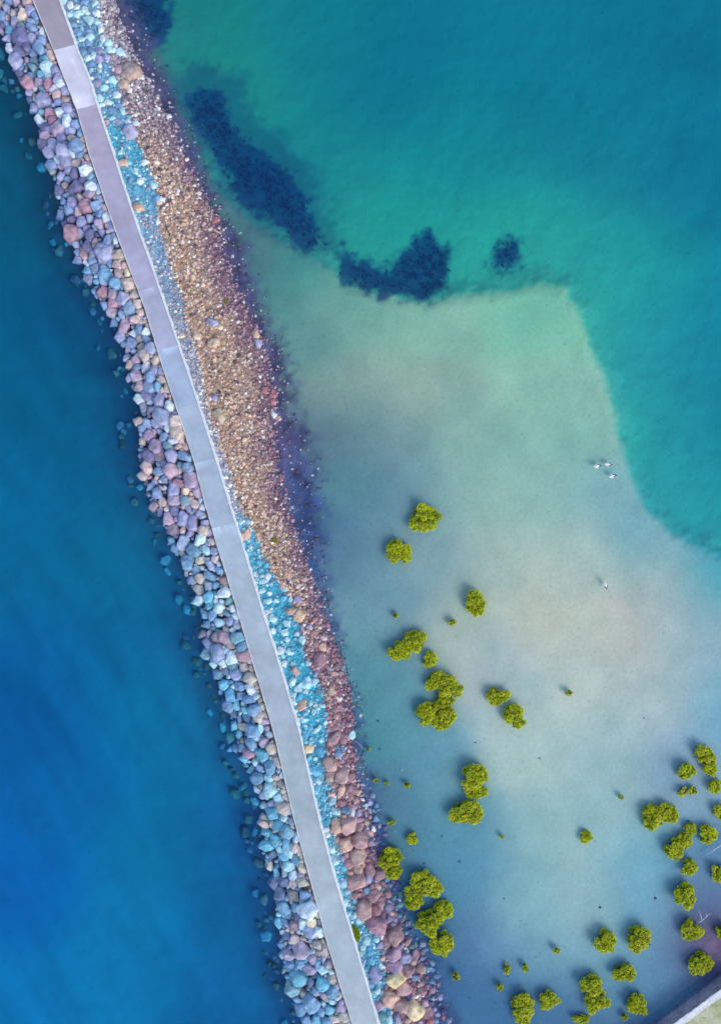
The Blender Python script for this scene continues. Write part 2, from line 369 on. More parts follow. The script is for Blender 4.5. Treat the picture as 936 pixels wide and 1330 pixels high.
W_ = 880
wv = [(-W_, -W_, -14), (W_, -W_, -14), (W_, W_, -14), (-W_, W_, -14), (-W_, -W_, 0), (W_, -W_, 0), (W_, W_, 0), (-W_, W_, 0)]
wf = [(3, 2, 1, 0), (4, 5, 6, 7), (0, 1, 5, 4), (1, 2, 6, 5), (2, 3, 7, 6), (3, 0, 4, 7)]
wo = mesh_obj('water', wv, np.array(wf), M_water, smooth=False)
tag(wo, 'clear blue sea and turquoise lagoon water', 'water', kind='structure')

# ------------------------------------------------------------------ the walkway
ZP = 1.75
SLABS = [(-260,-170,150,142,170),(-170,-80,150,142,170),(-80,0,150,142,170),(0,65,164,156,178),(65,142,208,208,234),(142,222,172,165,194),(222,300,172,168,200),(300,378,174,172,206),(378,455,174,178,210),(455,530,166,182,214),(530,602,172,188,216),(602,686,168,184,210),(686,745,170,188,212),(745,850,172,188,208),(850,960,170,184,204),(960,1065,168,184,201),(1065,1175,172,187,203),(1175,1280,171,187,205),(1280,1390,174,189,206),(1390,1480,172,188,206),(1480,1580,172,188,206)]
def edge_pts(f, ys, inset=0):
    return np.array([P(f(y) + inset, y, ZP) for y in ys])
def ribbon(A, B, z0, z1):
    """closed strip between the polylines A and B, from z0 up to z1"""
    n = len(A); V = []
    for i in range(n):
        V += [(A[i][0], A[i][1], z1), (B[i][0], B[i][1], z1), (B[i][0], B[i][1], z0), (A[i][0], A[i][1], z0)]
    F = []
    for i in range(n - 1):
        a = 4 * i; b = a + 4
        for q in range(4): F.append((a + q, b + q, b + (q + 1) % 4, a + (q + 1) % 4))
    F += [(0, 1, 2, 3), (4 * n - 1, 4 * n - 2, 4 * n - 3, 4 * n - 4)]
    return np.array(V), np.array(F)
Vs, Fs, Cs = [], [], []; nv = 0
def wob(y): return np.sin(y * .7) * .5
for (y0, y1, r_, g_, b_) in SLABS:
    ys = np.linspace(y0 + .03, y1 - .03, max(3, int((y1 - y0) / 9)))
    tilt = 7                       # joints run slightly uphill to the right, square to the walkway
    nn = 9; A = []
    for y in ys:
        for i in range(nn):
            u = i / (nn - 1); yy = y - tilt * u
            p = P(lerp(XL(y), XR(yy), u), yy, ZP); A.append(p)
    A = np.array(A); m_ = len(ys)
    Iq = np.arange(len(A)).reshape(m_, nn)
    f = np.stack([Iq[:-1, :-1], Iq[1:, :-1], Iq[1:, 1:], Iq[:-1, 1:]], -1).reshape(-1, 4)
    low = A.copy(); low[:, 2] -= .5
    ring = list(Iq[:, 0]) + list(Iq[-1, 1:]) + list(Iq[::-1, -1][1:]) + list(Iq[0, ::-1][1:-1])
    sidef = np.array([(ring[i], ring[i] + len(A), ring[(i + 1) % len(ring)] + len(A), ring[(i + 1) % len(ring)]) for i in range(len(ring))])
    V = np.concatenate([A, low]); f = np.concatenate([f, sidef])
    base = alb((r_, g_, b_))
    pxs = A[:, 0] * 12 + 468; pys = 665 - A[:, 1] * 12
    mod = 1 + .30 * (fbm(pxs, pys, 24, 5) - .5)
    # bright lime streaks next to some joints
    if y0 in (142, 378, 455, 602, 686): mod = mod * (1 + .4 * np.exp(-((pys - y0) / 5) ** 2) * (vnoise(pxs, pys, 6, 4) > .35))
    if y0 == 65: mod = mod * (1 + .25 * (np.clip(fbm(pxs, pys, 14, 15), .5, .8) - .5) / .3)
    c = base[None] * mod[:, None]
    Vs.append(V); Fs.append(f + nv); Cs.append(np.concatenate([c, c])); nv += len(V)
path = mesh_obj('path', np.concatenate(Vs), np.concatenate(Fs), M_concrete, colors=np.clip(np.concatenate(Cs), 0, .9), smooth=False)
tag(path, 'concrete slab walkway along the crest of the rock causeway', 'path', kind='structure')
ys = np.arange(-258, 1570, 3.)
wj = (np.array([vnoise(y, 0, 5, 14) for y in ys]) - .5) * 2.6
A = np.array([P(XR(y) + .05, y, ZP) for y in ys]); B = np.array([P(XR(y) + 2.6 + w_, y, ZP) for y, w_ in zip(ys, wj)])
V, f = ribbon(A, B, ZP - .45, ZP + .09); ko = mesh_obj('kerb', V, f[:, ::-1], M_kerb, path, smooth=False)
wj = (np.array([vnoise(y, 0, 7, 24) for y in ys]) - .5) * .8
A = np.array([P(XL(y) - 1.0 + w_, y, ZP) for y, w_ in zip(ys, wj)]); B = np.array([P(XL(y) - .05, y, ZP) for y in ys])
V, f = ribbon(A, B, ZP - .45, ZP + .035); ko2 = mesh_obj('kerb', V, f[:, ::-1], M_kerb, path, smooth=False)
for k_ in (ko, ko2): k_['kind'] = 'structure'

# ------------------------------------------------------------------ rocks
def icosphere(n):
    t = (1 + 5 ** .5) / 2
    v = [(-1, t, 0), (1, t, 0), (-1, -t, 0), (1, -t, 0), (0, -1, t), (0, 1, t), (0, -1, -t), (0, 1, -t), (t, 0, -1), (t, 0, 1), (-t, 0, -1), (-t, 0, 1)]
    v = [np.array(a) / np.linalg.norm(a) for a in v]
    f = [(0,11,5),(0,5,1),(0,1,7),(0,7,10),(0,10,11),(1,5,9),(5,11,4),(11,10,2),(10,7,6),(7,1,8),(3,9,4),(3,4,2),(3,2,6),(3,6,8),(3,8,9),(4,9,5),(2,4,11),(6,2,10),(8,6,7),(9,8,1)]
    for _ in range(n):
        c = {}; nf = []
        def mid(a, b):
            k = (min(a, b), max(a, b))
            if k not in c: m = v[a] + v[b]; v.append(m / np.linalg.norm(m)); c[k] = len(v) - 1
            return c[k]
        for a, b, d in f:
            x, y, z = mid(a, b), mid(b, d), mid(d, a); nf += [(a, x, z), (b, y, x), (d, z, y), (x, y, z)]
        f = nf
    return np.array(v), np.array(f)
ICO = {n: icosphere(n) for n in (1, 2, 3)}
COL = {'P': (172,148,180), 'R': (170,116,134), 'T': (192,172,160), 'Y': (228,208,178), 'L': (152,156,200), 'B': (112,148,194), 'C': (98,172,212), 'c': (174,214,238), 'W': (205,224,244), 'D': (90,88,140), 'G': (108,152,172), 'O': (202,174,168), 'Q': (184,158,162), 'N': (160,130,148), 'K': (224,204,192)}
WORD = {'P': 'mauve', 'R': 'dusky-red', 'T': 'tan', 'Y': 'cream-yellow', 'L': 'lavender', 'B': 'blue-grey', 'C': 'bright-cyan', 'c': 'pale-cyan', 'W': 'whitish', 'D': 'dark-purple', 'G': 'grey-green', 'O': 'pinkish-tan', 'Q': 'pinkish-brown', 'N': 'brownish-mauve', 'K': 'cream'}
LEFT = '''29,18,6,Y 38,13,6,L 3,20,5,B 13,40,5,C 9,30,4,B 2,32,5,D 19,27,5,L 22,2,5,P 9,9,5,L 41,28,5,B 48,21,6,B 42,36,6,B 28,47,8,D 36,59,5.5,D 43,50,5,L 51,62,8,B 55,52,4,B 43,68,5,B 22,79,7,L 26,63,7,D 68,71,6,O 45,77,5,G 57,77,5,C 43,87,6,G 62,87,6.5,c 72,91,6,L 63,97,5,c 54,96,4,C 36,108,7,R 52,107,6,P 64,110,6,R 76,102,5.5,L 78,109,6,W 71,115,5,W 75,123,6,O 58,131,10,L 85,129,4,T 85,118,4,L 46,140,7,L 67,149,7,R 78,144,6,W 36,77,4,P 88,140,6,L 27,96,5,D
68,155,7,R 88,157,8,W 98,161,6,B 60,165,6,D 59,177,6,P 77,166,7,P 92,169,6,L 81,178,6,L 99,189,7,B 83,197,8,L 95,200,4,W 104,200,6,B 68,186,6,L 88,208,7,L 101,211,6,T 113,204,5,T 112,221,6,W 118,228,6,G 124,234,5,B 119,242,7,W 129,240,4,B 98,226,7,D 79,229,5,L 90,219,6,L 98,244,9,D 108,233,5,D 116,252,6,P 133,257,6,L 83,262,5,B 95,262,6,L 112,266,7,R 126,267,7,B 90,273,5,B 131,278,6,B 140,280,6,W 95,285,6,D 106,287,6,L 117,284,5,L 129,291,5,P 146,294,6,L 93,302,8,R 105,302,5,L 117,304,6,D 133,302,5,L 140,312,6,B 152,312,5,W 124,316,5,O
99,319,5,L 114,320,6,D 111,331,6,O 135,327,9,L 154,329,8,O 121,339,6,B 138,356,7,C 124,348,6,B 114,351,5,C 142,340,6,B 154,355,6,T 166,354,5,Y 168,367,7,T 151,368,7,C 126,365,4,C 135,380,8,R 146,381,6,P 160,386,9,L 147,393,6,R 169,401,8,B 147,404,7,P 176,383,6,T 183,405,5,T 162,423,8,P 176,414,5,O 181,426,6,B 174,434,6,W 172,445,7,B 191,441,6,B 167,453,5,L 184,451,5,T 196,453,7,L 188,461,6,T 177,465,6,P 203,468,5,T 191,475,7,W 179,488,8,P 169,490,5,L 196,490,6,B 211,493,6,O 194,503,8,B 205,502,5,C 191,512,6,D 208,520,8,L 188,530,6,L 199,532,6,L 220,527,6,W 211,542,9,L 228,548,7,T 202,551,6,L 191,550,5,B 229,563,8,T 226,573,5,W 214,568,6,B 202,580,9,P 194,592,8,D 192,607,7,O 223,593,9,L 240,593,8,B 220,580,6,G 223,611,9,N 244,608,7,B 234,604,4,G 248,623,9,P 232,627,5,R 241,638,6,Y 205,641,7,B 259,638,8,P 226,636,9,L 206,612,6,B 214,622,5,B 196,632,4,B
227,649,8,P 240,651,5,G 253,654,6,T 264,658,5,W 228,662,6,D 246,660,5,L 219,673,8,P 239,673,7,L 252,679,9,L 226,688,8,N 266,679,5,L 264,688,5,T 273,691,5,L 261,668,6,L 238,706,9,L 260,701,8,W 247,693,5,L 252,715,7,B 268,714,6,c 277,703,5,T 261,728,6,Y 243,730,8,B 274,735,6,L 255,741,6,B 273,748,8,B 285,741,5,B 292,754,5,R 259,765,7,T 271,760,6,L 281,760,5,B 272,775,7,C 291,771,8,W 274,786,5,C 286,790,7,W 298,780,5,G 304,790,5,W 277,799,6,B 295,798,5,G 286,809,6,c 299,807,5,L 307,800,4,W 309,812,6,L 270,812,5,B 270,836,6,L 282,827,6,N 292,828,7,R 309,828,8,G 300,838,6,O 315,840,7,B 318,852,8,R 282,849,9,L 301,854,8,W 303,866,6,G 307,876,7,L 294,872,5,D 326,881,8,T 313,891,7,B 325,895,6,W 333,904,5,W 292,890,6,C 299,903,9,C 324,908,7,B 319,922,5,C 331,923,6,B 340,917,4,T 322,933,6,B 335,932,6,O 305,927,5,D 329,950,8,B 338,947,6,c 334,960,5,W 311,954,5,C 350,954,5,L 328,967,8,B 342,965,6,P 323,979,7,R 340,981,7,C 353,973,7,T 315,972,6,B 299,973,4,L 306,972,5,L
317,986,4,C 332,990,4,c 351,996,9,B 326,1000,5,C 360,989,6,T 335,1010,8,B 349,1012,6,c 366,1007,4,W 357,1018,5,T 351,1027,7,c 342,1033,4,L 363,1037,5,c 354,1043,6,L 368,1049,7,O 332,1040,5,C 348,1053,4,C 357,1058,8,C 368,1063,5,c 363,1073,8,C 347,1082,6,C 357,1090,8,C 374,1081,7,G 347,1099,8,C 372,1094,5,C 355,1109,6,D 363,1103,5,c 374,1104,6,c 369,1112,5,C 383,1102,6,O 390,1106,5,O 386,1089,5,W 376,1125,8,c 384,1117,6,B 381,1135,7,W 393,1127,6,T 359,1133,6,C 369,1145,6,D 381,1148,6,O 393,1146,7,T 364,1159,8,D 370,1179,9,B 383,1163,7,T 396,1164,7,B 400,1182,10,W 372,1198,6,B 382,1202,6,R 388,1192,5,P 406,1199,7,Y 367,1210,3.5,W 374,1216,6,D 394,1211,3.5,W 403,1211,6,L 382,1220,7,O 392,1232,11,P 412,1228,6,O 376,1240,8,P 422,1234,6,O 420,1244,4,L 391,1253,6,B 406,1245,6,P 402,1259,8,P 378,1256,6,B 418,1260,6,c 389,1270,8,C 420,1278,8,C 432,1271,6,T 427,1252,5,P 381,1284,9,G 404,1276,6,D 405,1302,11,B 420,1293,4,P 431,1290,6,B 432,1301,5,c 429,1313,7,C 418,1313,6,B 399,1325,6,B 411,1325,6,C 445,1306,8,P 448,1320,8,T 425,1327,6,B'''
RIGHT = '''436,1073,8,O 451,1073,9,Q 466,1075,6,Q 466,1093,9,Q 448,1098,8,O 464,1112,9,Q 452,1121,6,N 481,1129,7,N 463,1129,6,Q 463,1147,10,Q 478,1142,7,L 493,1136,7,N 485,1163,7,N 475,1157,4,B 443,1009,8,Q 428,1008,6,Q 442,1028,6,O 430,1031,4,O 448,1052,6,B 435,1054,5,c 419,1061,5,C 433,1118,6,c 445,1147,6,c 446,1173,5,c 410,1024,5,C 475,1046,3.5,c 457,1057,4,W 472,1183,10,Q 486,1184,7,N 493,1173,6,N 488,1204,11,N 505,1194,5,L 513,1216,9,N 502,1222,6,N 510,1240,10,P 525,1248,8,L 511,1257,9,P 526,1261,8,N 538,1240,6,N 513,1273,11,Y 523,1283,10,Q 508,1298,10,O 519,1307,10,Q 538,1314,10,Y 555,1314,6,N 486,1266,9,L 475,1260,5,C 496,1217,3,W 475,1222,5,c 480,1236,5,C 471,1231,4,c 481,1247,5,C 469,1249,6,B 493,1229,5,L 480,1278,6,B 492,1306,6,P 505,1324,5,c 495,1322,6,G 516,1327,7,L 529,1294,5,D 546,1288,6,N 558,1327,5,R 538,1270,4,B 527,1237,3,c 451,1188,4,c
371,830,4,c 365,845,5,W 376,848,4,c 383,872,5,Q 388,893,6,c 398,887,7,c 408,886,5,c 392,915,6,O 380,911,5,c 388,905,4,C 386,937,5,W 384,925,4,c 400,973,5,Y 438,980,6,B 436,969,4,B 445,974,4,B 457,954,5,c 430,898,5,T 415,900,5,G 418,841,5,O 433,960,8,N 446,958,6,N 428,993,8,Q 415,977,6,C 410,1001,8,C 407,925,4,c 415,857,8,N 394,953,8,C 455,1010,5,N 432,945,5,N
332,746,4,W 347,781,4,c 347,795,4,W 340,768,4,c 354,803,5,c 362,815,4,C 354,819,4,W 368,821,5,c 386,779,5,L 377,778,4,c 378,794,6,O 388,800,7,T 319,695,6,O 325,710,3,W 312,677,4,c 354,755,4,B 375,755,3,W 366,762,3.5,O
169,94,10,Q 142,66,6,c 156,70,6,c 106,51,5,c 102,18,6,c 90,19,4,c 99,9,3.5,W 110,13,4,W 115,26,6,c 114,39,5,B 101,42,5,B 95,31,5,B 121,73,4,W 138,75,5,L 152,91,5,P 167,158,4,W 169,171,8,L 176,160,4,W 130,85,3,W 130,128,4,c 140,56,5,c 131,38,4,W 220,151,3,W 160,109,6,T 107,67,5,B
279,286,5,R 180,269,5,O 156,198,3.5,c 176,222,3.5,c 182,235,4,W 199,239,5,c 231,247,3,W 211,260,3.5,W 205,287,4,W 160,212,5,O 256,436,4.5,K 276,446,6,T 235,436,3.5,K 276,419,6,L 285,425,3.5,K 335,446,5,L 332,434,4,T 342,508,5,R 354,513,6,R 354,521,4,R 285,540,8,T 279,517,4,L 356,538,4,W 362,543,3,O'''
def parse(s):
    out = []
    for t in s.split():
        a = t.split(','); p = (float(a[0]), float(a[1]), float(a[2]), a[3])
        if all(math.hypot(p[0] - q[0], p[1] - q[1]) > .55 * max(p[2], q[2]) for q in out): out.append(p)
    return out
LA, RA = parse(LEFT), parse(RIGHT)

def cell(i, seeds, arr, edges):
    x, y, r = arr[i]; rr = random.Random(i * 13 + int(x))
    n = rr.choice((4, 5, 5, 6)); ang = rr.random() * math.pi; el = rr.uniform(.68, 1.0); ca, sa = math.cos(ang), math.sin(ang)
    poly = []
    for k_ in range(n):
        t = (k_ + rr.uniform(-.3, .3)) / n * 2 * math.pi; q = r * (1.62 - .05 * n) * rr.uniform(.8, 1.1)
        u, v = q * math.cos(t) / el ** .5, q * math.sin(t) * el
        poly.append((x + u * ca - v * sa, y + u * sa + v * ca))
    d = np.hypot(arr[:, 0] - x, arr[:, 1] - y)
    planes = []
    for j in np.where((d < (arr[:, 2] + r) * 1.6) & (d > 0))[0]:
        xj, yj, rj = arr[j]; dx, dy = xj - x, yj - y; D = d[j]
        off = (D * D + r * r - rj * rj) / (2 * D)            # power bisector
        off = max(off * 1.10, .35 * r)
        planes.append((dx / D, dy / D, off))
    for (nx_, ny_, px_, py_) in edges(x, y):
        planes.append((nx_, ny_, max((px_ - x) * nx_ + (py_ - y) * ny_, .2 * r)))
    for nx_, ny_, off in planes:
        new = []
        for k_ in range(len(poly)):
            a, b = poly[k_], poly[(k_ + 1) % len(poly)]
            da = (a[0] - x) * nx_ + (a[1] - y) * ny_ - off; db = (b[0] - x) * nx_ + (b[1] - y) * ny_ - off
            if da <= 0: new.append(a)
            if (da < 0) != (db < 0):
                t = da / (da - db); new.append((a[0] + t * (b[0] - a[0]), a[1] + t * (b[1] - a[1])))
        poly = new
        if len(poly) < 3: return None
    return np.array(poly)
def rock_mesh(poly, z, rnd, lod=3, sharp=None, flat=.6):
    """rounded convex block filling the outline poly (pixels), top about flat*radius above z"""
    W = np.array([P(a, b, z)[:2] for a, b in poly]); c = W.mean(0); W = W - c
    area = .5 * abs(np.dot(W[:, 0], np.roll(W[:, 1], 1)) - np.dot(W[:, 1], np.roll(W[:, 0], 1)))
    r = math.sqrt(max(area, .004) / math.pi)
    N, Dd = [], []
    for k_ in range(len(W)):
        a, b = W[k_], W[(k_ + 1) % len(W)]; e = b - a; ln = np.hypot(*e)
        if ln < .12 * r: continue
        n = np.array([-e[1], e[0]]) / ln
        if n @ a < 0: n = -n
        dd = n @ a * .965
        up = rnd.uniform(.05, .55); q = math.hypot(1, up)
        N.append((n[0] / q, n[1] / q, up / q)); Dd.append(max(dd, .1 * r) / q * (1 + up * .12))
    hh_ = r * flat
    t0 = rnd.random() * 6.28; nf_ = rnd.choice((2, 3, 3, 4))
    for kf in range(nf_):
        t = t0 + kf * 6.28 / nf_ + rnd.uniform(-.5, .5); s = rnd.uniform(.08, .55)
        q = math.hypot(1, s); N.append((math.cos(t) * s / q, math.sin(t) * s / q, 1 / q)); Dd.append(hh_ * rnd.uniform(.85, 1.15))
    N.append((0, 0, -1)); Dd.append(r * .7)
    N = np.array(N); Dd = np.array(Dd)
    V0, F0 = ICO[lod]
    p = sharp or rnd.uniform(26, 80)
    dt = np.clip(V0 @ N.T, 0, None) / Dd
    rad = (dt ** p).sum(1) ** (-1 / p)
    tx, ty = rnd.uniform(-.22, .22), rnd.uniform(-.22, .22)
    ph = [rnd.uniform(0, 6.28) for _ in range(6)]
    rad = rad * (1 + .03 * np.sin(V0[:, 0] * 5 + ph[0]) * np.sin(V0[:, 1] * 6 + ph[1]) + .025 * np.sin(V0[:, 2] * 7 + ph[2] + V0[:, 0] * 4) + .015 * np.sin(V0[:, 1] * 13 + ph[3]) * np.sin(V0[:, 0] * 12 + ph[4]))
    V = V0 * rad[:, None]; V[:, 2] += V[:, 0] * tx + V[:, 1] * ty
    return V, F0, np.array([c[0], c[1], z]), r
def rock_col(key, rnd, V, zone=None):
    c = alb(np.array(COL[key]), .85)
    if zone is not None: c = lerp(c, alb(zone), .30) * 1.17
    f = rnd.uniform(.88, 1.12); t = np.array([rnd.uniform(-.05, .05) for _ in range(3)])
    c = c * f * (1 + t)
    m_ = 1 + .14 * np.sin(V[:, 0] * 4 + rnd.random() * 6) * np.sin(V[:, 1] * 5 + rnd.random() * 6)
    return np.clip(c[None] * m_[:, None], .01, .88)

LEVELS = [(4, "at the photo's top edge"), (34, 'above the pale slab'), (66, "by the pale slab's upper joint"), (98, "beside the pale slab's middle"), (140, "by the pale slab's lower joint"),
 (180, 'below the pale slab'), (222, 'near the joint below the slab'), (262, "level with the long weed's middle"), (300, "level with the long weed's tail"), (327, 'level with the small round weed'),
 (352, 'level with the broad weed patch'), (385, "level with the sandbar's rim"), (436, 'level with the cream gravel stones'), (480, 'above the rose-pink beach stones'), (514, 'level with the rose-pink beach stones'),
 (542, 'level with the flat tan beach slab'), (608, 'level with the three birds'), (640, 'just above the topmost mangrove'), (672, 'level with the topmost mangrove'), (716, 'level with the second mangrove'), (759, 'level with the lone bird'),
 (790, 'level with the third mangrove'), (836, 'level with the twin-crowned mangroves'), (885, "level with the big clump's top"), (930, "level with the big clump's foot"), (973, 'level with the cream strip stone'),
 (1010, 'level with the upper midway mangrove'), (1058, 'level with the lower midway mangrove'), (1090, 'level with the tiny round mangrove'), (1125, 'level with the boulder-touching mangrove'), (1165, 'level with the shoreline clump'),
 (1212, 'level with the walkway plant'), (1245, 'just below the walkway plant'), (1273, 'level with the cream-yellow boulder'), (1300, "near the photo's bottom"), (1326, "at the photo's bottom edge")]
ORD = {2: ['upper of two', 'lower of two'], 3: ['top of three', 'middle of three', 'lowest of three'], 4: ['top of four', 'second of four', 'third of four', 'lowest of four'],
       5: ['top of five', 'second of five', 'third of five', 'fourth of five', 'lowest of five'], 6: ['top of six', 'second of six', 'third of six', 'fourth of six', 'fifth of six', 'lowest of six']}
def give_labels(items, noun):
    """items: (obj, px, py, key, size, row)"""
    groups = {}
    for it in items:
        lv = min(LEVELS, key=lambda q: abs(q[0] - it[2]))[1]
        groups.setdefault(f'{it[4]} {WORD[it[3]]} {noun} {it[5]}, {lv}', []).append(it)
    for base, its in groups.items():
        its.sort(key=lambda q: (q[2], q[1]))
        for k_, it in enumerate(its):
            it[0]['label'] = base if len(its) == 1 else base + ', ' + ORD[len(its)][k_]
rnd = random.Random(5)

# --- seaward armour
def left_edges(x, y):
    a = np.array([XL(y - 7) - 1.6, y - 7]); b = np.array([XL(y + 7) - 1.6, y + 7]); e = b - a
    n = np.array([e[1], -e[0]]) / np.hypot(*e)
    return [(n[0], n[1], a[0], a[1])]
seeds = [(a[0], a[1], a[2] * 1.08, a[3], True) for a in LA]
def darts(seeds, n, xf, y0, y1, rf, keyf, pack=.82, rmin=None):
    for k_ in range(n):
        y = rnd.uniform(y0, y1); x = xf(y); r = rf(k_ / n, x, y)
        if r is None: continue
        ok = True
        for s in seeds:
            if abs(s[0] - x) < 18 and abs(s[1] - y) < 18 and math.hypot(s[0] - x, s[1] - y) < pack * (r + s[2]): ok = False; break
        if ok: seeds.append((x, y, r, keyf(x, y), False))
def lkey(x, y):
    f = (XL(y) - x) / (XL(y) - XW(y))
    if y < 320: pool = 'LLBBBPDOTBWTG'
    elif y < 660: pool = 'LTBBOPLNWBWT'
    elif y < 860: pool = 'BTLWWKGPBBO'
    else: pool = 'BBCBccTBDOWKL'
    if f < .3 and y > 180: pool = 'TTOPTLOW'
    return rnd.choice(pool)
xf = lambda y: rnd.uniform(XW(y) - 3, XL(y) - 3)
darts(seeds, 5000, xf, -110, 1440, lambda t, x, y: lerp(6.5, 3.4, t), lkey, .80)
darts(seeds, 7000, xf, -110, 1440, lambda t, x, y: lerp(3.6, 1.8, t), lkey, .78)
arr = np.array([s[:3] for s in seeds])
ind, stuffV, stuffF, stuffC, nb = [], [], [], [], 0
cand = []
for i, s in enumerate(seeds):
    poly = cell(i, seeds, arr, left_edges)
    if poly is None: continue
    a = .5 * abs(np.dot(poly[:, 0], np.roll(poly[:, 1], 1)) - np.dot(poly[:, 1], np.roll(poly[:, 0], 1)))
    cand.append((a, i, poly))
vis = [c for c in cand if 2 < seeds[c[1]][1] < 1330 and seeds[c[1]][0] > 0]
vis.sort(key=lambda c: -c[0])
keep = set(c[1] for c in vis[:300])
def add_stuff(store, V, F0, o_, C):
    store[0].append(V + o_); store[1].append(F0 + store[3]); store[2].append(C); store[3] += len(V)
rub = [[], [], [], 0]
items = []
for a, i, poly in cand:
    x, y, r, key, anc = seeds[i]
    z = float(height(np.array(x), np.array(y))) + rnd.uniform(-.05, .28) + .02 * r
    if x > XL(y) - 8: z = min(z, ZP - .55)
    fl = rnd.uniform(.5, .85)
    if r > 4 and rnd.random() < .3:            # some blocks ride up over their neighbours
        cen = poly.mean(0); poly = cen + (poly - cen) * rnd.uniform(1.08, 1.25); z += rnd.uniform(.12, .3) if x < XL(y) - 12 else .05
    V, F0, o_, rr_ = rock_mesh(poly, z, rnd, 3 if i in keep else 2, flat=fl)
    zc = (148, 156, 198) if y < 330 else ((164, 172, 204) if y < 700 else (140, 184, 214))
    C = rock_col(key, rnd, V, zc)
    if i in keep:
        o = mesh_obj('armour_rock', V, F0, M_rock, colors=C); o.location = o_
        f = (XL(y) - x) / (XL(y) - XW(y))
        row = 'beside the walkway' if f < .36 else ("at the sea's edge" if f > .72 else 'midway down')
        ar = math.sqrt(a)
        items.append((o, x, y, key, 'small' if ar < 9.5 else ('large' if ar > 14 else 'medium'), row))
        tag(o, None, 'rock', 'rocks of the seaward bank')
    else: add_stuff(rub, V, F0, o_, C)
give_labels(items, 'rock')
o = mesh_obj('rubble', np.concatenate(rub[0]), np.concatenate(rub[1]), M_rock, colors=np.concatenate(rub[2]))
tag(o, 'small broken stones filling gaps between the big seaward rocks', 'rubble', kind='stuff')
# --- rocks under water at the foot of the seaward bank
sub = []
darts(sub, 4200, lambda y: XW(y) + 2 - abs(rnd.gauss(0, 10)), -100, 1430, lambda t, x, y: rnd.uniform(2.5, 8), lambda x, y: rnd.choice('GGBCD'), .8)
arr2 = np.array([s[:3] for s in sub]); st = [[], [], [], 0]
for i, s in enumerate(sub):
    if rnd.random() < .12: continue
    poly = cell(i, sub, arr2, lambda x, y: [])
    if poly is None: continue
    x, y, r, key, _ = s
    z = min(float(height(np.array(x), np.array(y))) + rnd.uniform(-.1, .35), -.55 * r / 12 - rnd.uniform(.5, 1.6))
    V, F0, o_, _r = rock_mesh(poly, z, rnd, 2, flat=.5)
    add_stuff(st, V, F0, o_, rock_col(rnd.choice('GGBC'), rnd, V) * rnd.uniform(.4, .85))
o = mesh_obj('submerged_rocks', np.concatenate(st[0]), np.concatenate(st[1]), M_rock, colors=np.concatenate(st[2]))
tag(o, 'dim rocks lying under the sea along the bank', 'submerged rocks', kind='stuff')

# --- lagoon side boulders and stones
def no_edges(x, y):
    a = np.array([XR(y - 7) + 3, y - 7]); b = np.array([XR(y + 7) + 3, y + 7]); e = b - a
    n = np.array([-e[1], e[0]]) / np.hypot(*e)
    return [(n[0], n[1], a[0], a[1])]
seeds = [(a[0], a[1], a[2] * (1.13 if a[3] in 'QONYPT' else 1.0), a[3], True) for a in RA]
na = len(seeds)
def rkey(x, y):
    u = (x - XC(y))
    if u > 0: return rnd.choice('NNQPNLO') if y > 780 else rnd.choice('OQTWNP')
    if y < 160: return rnd.choice('cBBcWBL')
    if y < 660: return rnd.choice('BLWGP')
    return rnd.choice('cCccCWcW')
def rr_f(t, x, y):
    if x > XC(y) and y < 800: return None
    if 270 < y < 730: return None
    if x < XC(y) - 2 and y > 170 and rnd.random() < .72: return None
    if x > XC(y) and y < 1010: return lerp(3.4, 1.8, t)
    return lerp(5.2, 2.2, t)
darts(seeds, 3800, lambda y: rnd.uniform(XR(y) + 4, XG(y) + 3), 0, 1400, rr_f, rkey, .86)
# small debris where the boulders meet the lagoon
darts(seeds, 900, lambda y: rnd.uniform(XG(y) - 4, XG(y) + 22), 1030, 1400, lambda t, x, y: rnd.uniform(1.8, 4.5), lambda x, y: rnd.choice('NDDLBG'), .9)
arr = np.array([s[:3] for s in seeds]); st = [[], [], [], 0]; boul, ston = [], []
for i, s in enumerate(seeds):
    x, y, r, key, anc = s
    if not anc and r < 3 and rnd.random() < .25: continue
    poly = cell(i, seeds, arr, no_edges)
    if poly is None: continue
    gz = float(height(np.array(x), np.array(y)))
    z = gz + rnd.uniform(.0, .25) * r / 12 + (.15 if key in 'QNYO' and r > 7 else 0)
    V, F0, o_, rr_ = rock_mesh(poly, z, rnd, 3 if anc else 2, flat=rnd.uniform(.45, .8), sharp=(rnd.uniform(30, 70) if key in 'QNPO' else None))
    C = rock_col(key, rnd, V)
    if anc and (r > 3.2 or y < 1000):
        big = key in 'QNYOPRTLK' and r >= 5
        o = mesh_obj('boulder' if big else 'shore_stone', V, F0, M_rock, colors=C); o.location = o_
        fx = (x - XR(y)) / (XG(y) - XR(y))
        row = 'by the walkway' if fx < .36 else ('at the lagoon edge' if fx > .74 else 'mid-beach')
        size = 'small' if r < 4.5 else ('large' if r > 8 else 'medium')
        (boul if big else ston).append((o, x, y, key, size, row))
        tag(o, None, 'boulder' if big else 'stone', 'boulders of the lagoon shore' if big else 'loose stones of the lagoon shore')
    else: add_stuff(st, V, F0, o_, C)
give_labels(boul, 'boulder'); give_labels(ston, 'stone')
o = mesh_obj('cobbles', np.concatenate(st[0]), np.concatenate(st[1]), M_rock, colors=np.concatenate(st[2]))
tag(o, 'cyan and brown cobbles strewn between walkway and lagoon', 'cobbles', kind='stuff')

